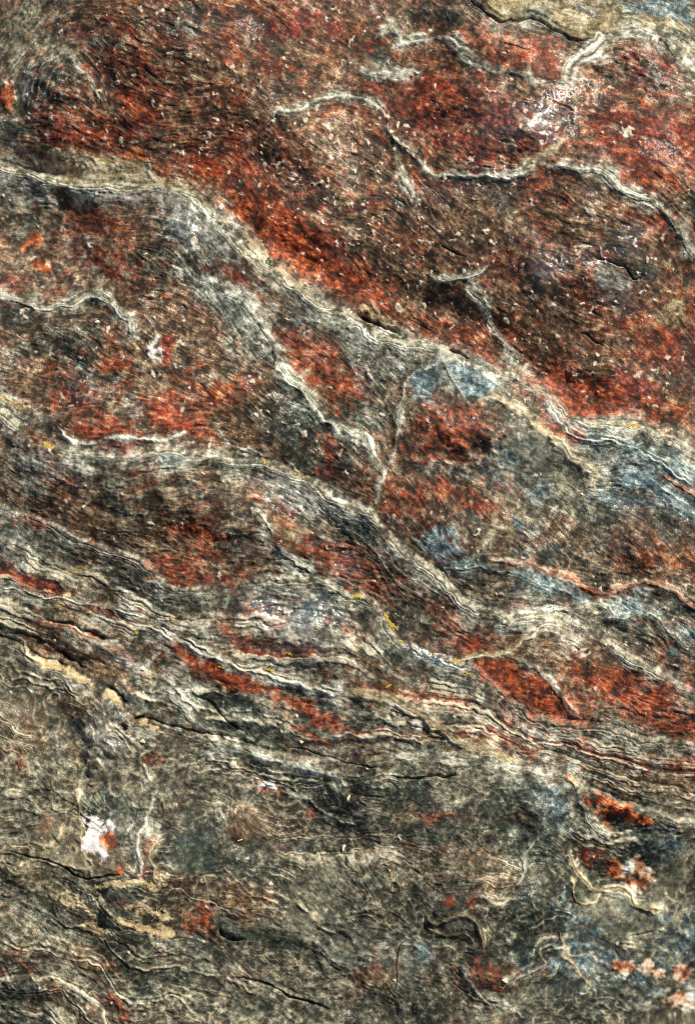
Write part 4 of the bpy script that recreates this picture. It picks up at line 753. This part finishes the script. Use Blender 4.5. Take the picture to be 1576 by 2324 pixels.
# ---------------------------------------------------------------- materials
def rock_material(name, sparkle, bump_s=1.0, gl=True):
    m = bpy.data.materials.new(name)
    m.use_nodes = True
    n = m.node_tree.nodes; L = m.node_tree.links
    bs = n['Principled BSDF']
    at = n.new('ShaderNodeAttribute'); at.attribute_name = 'mineral'
    gl_ = n.new('ShaderNodeAttribute'); gl_.attribute_name = 'gloss'
    tc = n.new('ShaderNodeTexCoord')
    no = n.new('ShaderNodeTexNoise'); no.inputs['Scale'].default_value = 900; no.inputs['Detail'].default_value = 3; no.inputs['Roughness'].default_value = .7
    L.new(tc.outputs['Object'], no.inputs['Vector'])
    mr = n.new('ShaderNodeMapRange'); mr.inputs[1].default_value = .3; mr.inputs[2].default_value = .7; mr.inputs[3].default_value = .66; mr.inputs[4].default_value = 1.34
    L.new(no.outputs[0], mr.inputs[0])
    mul = n.new('ShaderNodeVectorMath'); mul.operation = 'SCALE'
    no2 = n.new('ShaderNodeTexNoise'); no2.inputs['Scale'].default_value = 520; no2.inputs['Detail'].default_value = 4; no2.inputs['Roughness'].default_value = .75
    L.new(tc.outputs['Object'], no2.inputs['Vector'])
    m2 = n.new('ShaderNodeMapRange'); m2.interpolation_type = 'SMOOTHSTEP'
    m2.inputs[1].default_value = .40; m2.inputs[2].default_value = .56; m2.inputs[3].default_value = .74; m2.inputs[4].default_value = 1.1
    L.new(no2.outputs[0], m2.inputs[0])
    mm = n.new('ShaderNodeMath'); mm.operation = 'MULTIPLY'
    L.new(mr.outputs[0], mm.inputs[0]); L.new(m2.outputs[0], mm.inputs[1])
    L.new(at.outputs['Color'], mul.inputs[0]); L.new(mm.outputs[0], mul.inputs['Scale'])
    L.new(mul.outputs[0], bs.inputs['Base Color'])
    bp = n.new('ShaderNodeBump'); bp.inputs['Strength'].default_value = .55 * bump_s; bp.inputs['Distance'].default_value = .0006
    L.new(no.outputs[0], bp.inputs['Height']); L.new(bp.outputs[0], bs.inputs['Normal'])
    # mica: tiny plates each turned its own way
    vo = n.new('ShaderNodeTexVoronoi'); vo.inputs['Scale'].default_value = 620
    L.new(tc.outputs['Object'], vo.inputs['Vector'])
    sub = n.new('ShaderNodeVectorMath'); sub.operation = 'SUBTRACT'; sub.inputs[1].default_value = (.5, .5, .5)
    L.new(vo.outputs['Color'], sub.inputs[0])
    sc = n.new('ShaderNodeVectorMath'); sc.operation = 'SCALE'; sc.inputs['Scale'].default_value = .3
    L.new(sub.outputs[0], sc.inputs[0])
    ge = n.new('ShaderNodeNewGeometry')
    ad = n.new('ShaderNodeVectorMath'); ad.operation = 'ADD'
    L.new(ge.outputs['Normal'], ad.inputs[0]); L.new(sc.outputs[0], ad.inputs[1])
    nm = n.new('ShaderNodeVectorMath'); nm.operation = 'NORMALIZE'
    L.new(ad.outputs[0], nm.inputs[0])
    L.new(nm.outputs[0], bs.inputs['Coat Normal'])
    cwm = n.new('ShaderNodeMath'); cwm.operation = 'MULTIPLY'; cwm.inputs[1].default_value = sparkle
    L.new(gl_.outputs['Fac'], cwm.inputs[0]); L.new(cwm.outputs[0], bs.inputs['Coat Weight'])
    bs.inputs['Coat Roughness'].default_value = .38
    bs.inputs['Coat IOR'].default_value = 2.1
    rr = n.new('ShaderNodeMapRange'); rr.inputs[3].default_value = .75; rr.inputs[4].default_value = .45
    L.new(gl_.outputs['Fac'], rr.inputs[0]); L.new(rr.outputs[0], bs.inputs['Roughness'])
    bs.inputs['Specular IOR Level'].default_value = .22
    return m
M_ROCK = rock_material('mica_schist', 1.0)
M_VEIN = rock_material('vein_rock', .8)
M_QUARTZ = rock_material('quartz', .35, .8)
M_DIRT = rock_material('dry_dirt', .0, 1.4)

# ---------------------------------------------------------------- cut the raster into the rock's pieces
def pick(n, c0, c1, q0):
    i = list(range(0, n, 5))
    a = [k for k in i if k < c0] + list(range(c0, c1)) + [k for k in i if k >= c1]
    return np.array(sorted(set(a + [n - 1])))
ci = pick(W, int((-20 - U0) / Q), int((1596 - U0) / Q), U0)
ri = pick(HH, int((-20 - V0) / Q), int((2344 - V0) / Q), V0)
nw, nh = len(ci), len(ri)
sub = np.ix_(ri, ci)
h_ = H[sub].astype(float); u_ = X[sub].astype(float); v_ = Y[sub].astype(float)
PTS = ORG + S * ((u_ - UC)[..., None] * AX - (v_ - VC)[..., None] * AV + h_[..., None] * AN)
PTS = PTS.reshape(-1, 3).astype(F)
COLS = np.concatenate([C[sub], np.ones((nh, nw, 1), F)], -1).reshape(-1, 4).astype(F)
GLS = gloss[sub].ravel()
a = (np.arange(nh - 1)[:, None] * nw + np.arange(nw - 1)[None, :])
QUADS = np.stack([a, a + nw, a + nw + 1, a + 1], -1).reshape(-1, 4)

lab = np.zeros((HH, W), np.int32)
# beds: 0..5 and the ledge 6; the lobe under the blue cap 7, the wedge 8
lab[:] = bed
lab[ledge] = 6
def inside(poly):
    P = spline(poly + [poly[0]]); m = np.zeros((HH, W), bool)
    for (x0, y0), (x1, y1) in zip(P[:-1], P[1:]):
        if y0 == y1: continue
        c = ((y0 > YW) != (y1 > YW)) & (XW < (x1 - x0) * (YW - y0) / (y1 - y0) + x0)
        m ^= c
    return m
lobe = inside([(950, 838), (1060, 830), (1160, 850), (1260, 930), (1330, 990), (1480, 1030), (1620, 1090), (1700, 1300), (1600, 1390), (1440, 1337), (1318, 1330), (1160, 1275), (1000, 1290), (880, 1210), (855, 1150), (885, 1060), (908, 960), (918, 868)])
lab[lobe & (bed == 1)] = 7
wedge = inside([(470, 600), (560, 585), (700, 660), (840, 745), (990, 795), (960, 832), (918, 862), (905, 960), (870, 1060), (833, 992), (730, 950), (650, 868), (608, 815), (575, 727), (500, 660)])
lab[wedge & (bed == 1)] = 8
lens = inside([(1050, 1505), (1110, 1488), (1180, 1470), (1290, 1412), (1400, 1478), (1540, 1556), (1700, 1620), (1700, 1740), (1540, 1690), (1400, 1655), (1250, 1640), (1150, 1590)])
lab[lens & (bed >= 2) & (bed <= 3)] = 9
BED = ['red_slab', 'brown_bed', 'streaked_bed', 'banded_bed', 'folded_bed', 'foot_bed', 'dusty_ledge', 'blue_capped_lobe', 'wedge_slab', 'red_lens']
BEDLAB = ['big dark red slab with pale flecks across the top', 'brown red bed below the grey ridge', 'grey and brown streaked bed', 'banded grey rock with thin red streaks', 'folded olive grey rock with wrinkled pale lines',
          'olive grey foot of the rock', 'dusty beige ledge in the upper corner', 'grey green lobe with blue cap and red heart', 'narrow red and grey wedge between two grey ridges', 'rusty red lens wrapped by grey veins']
lab[vein_id > 0] = 100 + vein_id[vein_id > 0]
lab[fleck_id > 0] = 1000 + fleck_id[fleck_id > 0]
lab[nod_id > 0] = 300 + nod_id[nod_id > 0]
lab[dirt_id > 0] = 500 + dirt_id[dirt_id > 0]
FL_ = lab[np.ix_(ri[:-1], ci[:-1])].ravel()
order = np.argsort(FL_, kind='stable')
srt = FL_[order]
cut = np.flatnonzero(np.diff(srt)) + 1
groups = {int(srt[s0]): order[s0:s1] for s0, s1 in zip(np.r_[0, cut], np.r_[cut, len(srt)])}

def grid_mesh(name, faces):
    q = QUADS[faces]
    if len(faces) > 20000:
        used = np.zeros(len(PTS), bool); used[q.ravel()] = True
        vi = np.flatnonzero(used); mp = np.zeros(len(PTS), np.int32); mp[vi] = np.arange(len(vi)); qi = mp[q]
    else:
        vi, qi = np.unique(q.ravel(), return_inverse=True); qi = qi.reshape(-1, 4)
    me = bpy.data.meshes.new(name)
    me.vertices.add(len(vi)); me.vertices.foreach_set('co', PTS[vi].ravel())
    me.loops.add(qi.size); me.loops.foreach_set('vertex_index', qi.ravel().astype(np.int32))
    me.polygons.add(len(qi)); me.polygons.foreach_set('loop_start', np.arange(0, qi.size, 4, dtype=np.int32))
    me.polygons.foreach_set('use_smooth', np.ones(len(qi), bool))
    ca = me.color_attributes.new('mineral', 'FLOAT_COLOR', 'POINT'); ca.data.foreach_set('color', COLS[vi].ravel())
    ga = me.attributes.new('gloss', 'FLOAT', 'POINT'); ga.data.foreach_set('value', GLS[vi])
    me.update(calc_edges=True)
    return me
def tag(o, label, cat=None, group=None, kind=None):
    o['label'] = label
    if cat: o['category'] = cat
    if group: o['group'] = group
    if kind: o['kind'] = kind
root = bpy.data.objects.new('rock_face', None)
COL.objects.link(root)
tag(root, 'weathered red and grey rock face of folded mica schist filling the view', 'rock')
def add(name, me, mat, parent=None):
    me.materials.append(mat)
    o = bpy.data.objects.new(name, me); COL.objects.link(o)
    if parent: o.parent = parent
    return o
bed_obj = {}
for k in range(10):
    if k in groups:
        bed_obj[k] = add(BED[k], grid_mesh(BED[k], groups[k]), M_ROCK, root)
        bed_obj[k]['label'] = BEDLAB[k]
for key in sorted(groups):
    fs = groups[key]
    if 100 < key < 300:
        kd = RIDGES[key - 101]
        add({'grey': 'grey_ridge', 'pale': 'pale_vein', 'beige': 'beige_vein', 'pink': 'pink_vein', 'blue': 'slate_ridge'}[kd[4]], grid_mesh('vein', fs), M_VEIN, root)
    elif 300 < key < 500:
        o = add('crystal_eye', grid_mesh('crystal_eye', fs), M_QUARTZ, root)
        o['label'] = NOD[key - 301][0]
    elif 500 < key < 1000:
        o = add('dirt', grid_mesh('dirt', fs), M_DIRT)
        tag(o, DIRT[key - 501][0], 'dirt', 'dirt lodged on the ledges', 'stuff')
    elif key >= 1000:
        add('quartz_grain', grid_mesh('quartz_grain', fs), M_QUARTZ, root)

# the rock goes on, coarser, round its shoulders
def fall(o):
    o = np.maximum(o, 0)
    return np.where(o < 260, o * o / 420, 260 ** 2 / 420 + (o - 260) * 520 / 420)
EXT, ST_ = 900, 8.0
fu = np.arange(U0 - EXT, U0 + Q * W + EXT, ST_); fv = np.arange(V0 - EXT, V0 + Q * HH + EXT, ST_)
mi = np.abs(((fu - U0) / Q).astype(int)); mi = np.where(mi > W - 1, 2 * (W - 1) - mi, mi).clip(0, W - 1)
mj = np.abs(((fv - V0) / Q).astype(int)); mj = np.where(mj > HH - 1, 2 * (HH - 1) - mj, mj).clip(0, HH - 1)
FU, FV = np.meshgrid(fu, fv)
fo = np.maximum(np.maximum(-FU - 40, FU - 1616), np.maximum(-FV - 40, FV - 2364))
fs_ = np.ix_(mj, mi)
fh = (H + fall(out))[fs_] - fall(fo) - 3.0
PTS = (ORG + S * ((FU - UC)[..., None] * AX - (FV - VC)[..., None] * AV + fh[..., None] * AN)).reshape(-1, 3).astype(F)
COLS = np.concatenate([C[fs_], np.ones(FU.shape + (1,), F)], -1).reshape(-1, 4).astype(F)
GLS = (gloss[fs_] * .3).ravel().astype(F)
fw = len(fu)
a = (np.arange(len(fv) - 1)[:, None] * fw + np.arange(fw - 1)[None, :])
QUADS = np.stack([a, a + fw, a + fw + 1, a + 1], -1).reshape(-1, 4)
inn = (FU > U0 + 14) & (FU < U0 + Q * W - 24) & (FV > V0 + 14) & (FV < V0 + Q * HH - 24)
o = add('rock_shoulder', grid_mesh('rock_shoulder', np.flatnonzero(~inn[:-1, :-1].ravel())), M_ROCK, root)
o['label'] = 'outer shoulder of the rock that bends away on all sides'

# ---------------------------------------------------------------- small things lying and growing on the rock
def surf(u, v):
    return float(sample(H, np.array([u], F), np.array([v], F))[0])
def simple_material(name, c0, c1, scale=900, rough=.75):
    m = bpy.data.materials.new(name); m.use_nodes = True
    n = m.node_tree.nodes; L = m.node_tree.links; bs = n['Principled BSDF']
    tc = n.new('ShaderNodeTexCoord'); no = n.new('ShaderNodeTexNoise'); no.inputs['Scale'].default_value = scale; no.inputs['Detail'].default_value = 4
    cr = n.new('ShaderNodeValToRGB'); cr.color_ramp.elements[0].position = .35; cr.color_ramp.elements[1].position = .65
    cr.color_ramp.elements[0].color = (*lin(c0), 1); cr.color_ramp.elements[1].color = (*lin(c1), 1)
    L.new(tc.outputs['Object'], no.inputs['Vector']); L.new(no.outputs[0], cr.inputs[0]); L.new(cr.outputs[0], bs.inputs['Base Color'])
    bs.inputs['Roughness'].default_value = rough
    return m
M_LICHEN = simple_material('yellow_lichen', (120, 98, 24), (198, 164, 52))
M_MOSS = simple_material('moss', (36, 40, 18), (84, 84, 40))
M_LEAF = simple_material('leaf', (60, 84, 48), (128, 150, 110))
M_STEM = simple_material('dark_stem', (24, 18, 14), (52, 40, 30))
M_TWIG = simple_material('dry_twig', (150, 128, 84), (206, 186, 136))
M_CHIP = simple_material('pale_chip', (178, 166, 146), (226, 218, 202))
M_CREAM = simple_material('cream_chip', (190, 166, 118), (226, 206, 162))
rnd = random.Random(5)
def loc(u, v, h):
    return S * (u * AX - v * AV + h * AN)
def raw(name, vs3, fs, mat, base, parent=None, smooth=True):
    me = bpy.data.meshes.new(name)
    me.from_pydata([tuple(p) for p in vs3], [], fs)
    me.polygons.foreach_set('use_smooth', [smooth] * len(me.polygons))
    me.update()
    o = add(name, me, mat, parent)
    if parent is None: o.location = Vector(base)
    return o
def ball(nu=7, nv=4):
    v = [(0, 0, 1)]
    for j in range(1, nv):
        for i in range(nu):
            a, b = 2 * math.pi * (i + .5 * (j % 2)) / nu, math.pi * j / nv
            v.append((math.sin(b) * math.cos(a), math.sin(b) * math.sin(a), math.cos(b)))
    v.append((0, 0, -1)); f = []
    for i in range(nu): f.append((0, 1 + i, 1 + (i + 1) % nu))
    for j in range(nv - 2):
        for i in range(nu):
            a = 1 + j * nu + i; b = 1 + j * nu + (i + 1) % nu
            f.append((a, a + nu, b + nu, b))
    e = len(v) - 1; k = 1 + (nv - 2) * nu
    for i in range(nu): f.append((e, k + (i + 1) % nu, k + i))
    return v, f
def crust(name, pts, width, rad, mat, label, cat, group):
    """a crust of small lobes that hugs the rock along a short line"""
    P = spline(pts, 8) if len(pts) > 1 else np.array(pts, float)
    c = P.mean(0); hb = surf(*c); V_, F_ = [], []
    n = max(12, int(len(P) * 2.6) + int(width * 2))
    for k in range(n):
        p = P[min(len(P) - 1, int(rnd.random() * len(P)))] + np.array([rnd.gauss(0, width * .5), rnd.gauss(0, width * .5)])
        r = rad * rnd.uniform(.35, 1.3); hh = surf(*p) - hb
        bv, bf = ball(); o = len(V_)
        st = rnd.uniform(.75, 1.3)
        for q in bv:
            w_ = 1 + rnd.uniform(-.18, .18)
            V_.append(loc(p[0] - c[0] + q[0] * r * w_ * st, p[1] - c[1] + q[1] * r * w_ / st, hh + r * .05 + q[2] * r * .34 * w_))
        F_ += [tuple(i + o for i in f) for f in bf]
    o = raw(name, V_, F_, mat, world(c[0], c[1], hb))
    tag(o, label, cat, group)
    return o
LICH = [
    ([(109, 1008), (118, 1013), (127, 1019)], 3, 3.0, 'bright yellow lichen patch on the grey ridge at the left edge'),
    ([(597, 1043), (601, 1052)], 2, 2.2, 'small yellow lichen dab on the middle grey ridge'),
    ([(664, 1074), (684, 1080), (700, 1083)], 2, 1.8, 'thin yellow lichen line along the middle ridge crest'),
    ([(800, 1352), (810, 1353), (818, 1356)], 2.4, 2.4, 'short yellow lichen blob just above the curved lichen arc'),
    ([(872, 1393), (880, 1408), (890, 1420), (901, 1424)], 2.6, 2.8, 'curved yellow lichen arc at the edge of the dark patch'),
    ([(905, 1452), (914, 1460)], 2, 1.8, 'faint yellow lichen spot under the curved arc'),
    ([(1018, 1502), (1030, 1500), (1040, 1497)], 2, 2.0, 'yellow lichen streak where two pale veins meet'),
    ([(1052, 1523), (1064, 1528)], 2, 2.0, 'yellow lichen dab at the tip of the rusty red lens'),
    ([(876, 1558), (884, 1552)], 1.8, 1.8, 'tiny yellow lichen fleck on the banded rock below the grey wedge'),
    ([(300, 1434), (308, 1438)], 2, 2.0, 'orange yellow lichen dot at the head of the thin red streak'),
    ([(134, 1368), (145, 1374)], 2, 1.8, 'small yellow lichen dot near the left red lens'),
    ([(382, 1398), (390, 1408)], 2, 1.8, 'little yellow lichen dot beside the short red lens'),
    ([(646, 1481), (662, 1486)], 2, 2.0, 'yellow lichen streak on the upper edge of the banded rock'),
    ([(605, 1520), (620, 1525)], 2, 2.0, 'yellow lichen dash on the pale bands'),
    ([(495, 1514), (508, 1518)], 2, 1.8, 'yellow lichen dash touching the red streak'),
    ([(1408, 962), (1430, 966), (1450, 965)], 3, 2.0, 'olive yellow lichen line in the recess below the red slab'),
]
for pts, wdt, rad, lb in LICH:
    crust('lichen', pts, wdt, rad, M_LICHEN, lb, 'lichen', 'yellow lichen on the rock')
crust('moss', [(88, 318), (98, 324), (106, 322)], 5, 3.2, M_MOSS, 'dark green moss tuft on the dirt shelf at upper left', 'moss', 'moss tufts on the dirt shelf')
crust('moss', [(50, 346), (58, 344)], 3, 2.4, M_MOSS, 'smaller moss tuft by the left edge on the ridge', 'moss', 'moss tufts on the dirt shelf')
crust('moss', [(174, 366), (179, 362)], 2, 2.0, M_MOSS, 'tiny moss dot under the beige dirt shelf', 'moss', 'moss tufts on the dirt shelf')
S_ = crust('moss', [(885, 758), (900, 766)], 4, 2.4, M_MOSS, 'moss strip in the gap above the grey crest', 'moss', 'moss tufts on the dirt shelf')
def tube(name, pts, r0, r1, mat, label=None, cat=None, parent=None, lift=1.0, base=None):
    P = spline(pts, 5); c = P[0]; hb = surf(*c) if base is None else base
    V_, F_ = [], []
    for k, p in enumerate(P):
        t = k / (len(P) - 1); r = r0 + (r1 - r0) * t; hh = surf(*p) - hb + lift + 1.2 * math.sin(t * 3.1)
        q = P[min(k + 1, len(P) - 1)] - P[max(k - 1, 0)]; q = q / (np.linalg.norm(q) + 1e-9); nx, ny = -q[1], q[0]
        for m in range(6):
            a = 2 * math.pi * m / 6
            V_.append(loc(p[0] - c[0] + nx * r * math.cos(a), p[1] - c[1] + ny * r * math.cos(a), hh + r * math.sin(a)))
    n = len(P)
    for k in range(n - 1):
        for m in range(6):
            F_.append((k * 6 + m, k * 6 + (m + 1) % 6, (k + 1) * 6 + (m + 1) % 6, (k + 1) * 6 + m))
    F_ += [tuple(range(5, -1, -1)), tuple(range((n - 1) * 6, n * 6))]
    o = raw(name, V_, F_, mat, world(c[0], c[1], hb))
    if label: tag(o, label, cat)
    return o
def child(o, parent):
    o.parent = parent
    o.location = Vector(o.location) - Vector(parent.location)
    return o
tw = tube('dry_twig', [(342, 2094), (352, 2082), (360, 2070), (367, 2062)], 1.3, .8, M_TWIG, 'pale forked dry twig on the cracked tan dirt', 'twig')
child(tube('side_shoot', [(346, 2089), (353, 2074), (356, 2062)], 1.0, .6, M_TWIG), tw)
tube('twig_bit', [(538, 1912), (543, 1910), (549, 1908)], 1.7, 1.4, M_CREAM, 'short golden twig bit below the round brown flake', 'twig')
tube('dead_plant_stalk', [(921, 2141), (910, 2150), (905, 2170), (901, 2200), (903, 2222), (899, 2252)], .9, .7, M_STEM, 'thin dark dry stem hanging down the grey rock at the bottom', 'dead stalk')
def chip(u, v, r, el, an, mat, label):
    bv, bf = ball(8, 5); hb = surf(u, v); V_ = []
    ph = [rnd.uniform(0, 6) for _ in range(4)]
    c_, s_ = math.cos(R(an)), math.sin(R(an))
    for q in bv:
        w_ = 1 + .2 * math.sin(3 * math.atan2(q[1], q[0]) + ph[0]) + .14 * math.sin(5 * q[0] + ph[1]) + rnd.uniform(-.08, .08)
        x, y, z = q[0] * r * w_, q[1] * r * el * w_, max(-.3, min(.45, q[2] * .6 * w_)) * r
        V_.append(loc(c_ * x - s_ * y, s_ * x + c_ * y, z + .15 * r))
    o = raw('stone_chip', V_, bf, mat, world(u, v, hb), smooth=False)
    tag(o, label, 'stone chip', 'loose stone chips on the rock')
chip(219, 729, 6, .6, -10, M_CHIP, 'white stone chip on the dark bed under the wavy pale vein')
chip(320, 1521, 4.5, .7, 10, M_CHIP, 'white stone chip between the red streak and the dirt strip')
chip(320, 1685, 7, .7, 10, M_CREAM, 'cream stone chip below the crack and the black hole')
chip(321, 1575, 5, .6, -60, M_CREAM, 'small cream stone chip beside the end of the dirt strip')
chip(635, 1642, 5.5, .5, -5, M_CREAM, 'flat cream stone chip on the dark slate lens')
chip(790, 1811, 8, .45, -70, M_CHIP, 'upright white stone chip on the folded rock at centre')
chip(1147, 2232, 8, .7, 20, M_CHIP, 'white stone chip at the side of the reddish knot')
chip(683, 1686, 5, .8, 20, M_CREAM, 'round cream stone chip right of the dark lens')
chip(917, 787, 6, .8, 0, M_CHIP, 'white stone chip on the grey crest above the blue cap')
chip(779, 1928, 8, .5, -75, M_CHIP, 'pale stone chip standing near the olive flake')
# the little plant in the dirt wedge
pu, pv = 611, 597
pb = surf(pu, pv)
plant = bpy.data.objects.new('small_plant', None); COL.objects.link(plant); plant.location = Vector(world(pu, pv, pb))
tag(plant, 'tiny green plant growing in the dirt wedge above the ridge', 'plant')
for k in range(13):
    a = rnd.uniform(0, 6.28); L_ = rnd.uniform(5, 11); wd = rnd.uniform(1.6, 3.4); up_ = rnd.uniform(1, 6)
    dx, dy = math.cos(a), math.sin(a); nx, ny = -dy, dx; V_ = []
    for (t, q) in ((0, .15), (.35, .8), (.65, 1), (.9, .6), (1, .05)):
        for sd in (-1, 0, 1):
            V_.append(loc(dx * L_ * t + nx * wd * q * sd, dy * L_ * t + ny * wd * q * sd, 1 + up_ * math.sin(t * 2.2) + (-.5 if sd == 0 else 0)))
    F_ = [(3 * i + j, 3 * i + j + 1, 3 * i + j + 4, 3 * i + j + 3) for i in range(4) for j in range(2)]
    o = raw('leaf', V_, F_, M_LEAF if k % 3 else M_MOSS, (0, 0, 0)); o.parent = plant
chip(650, 612, 3, .8, 0, M_LEAF, 'tiny grey green stone chip right of the little plant')
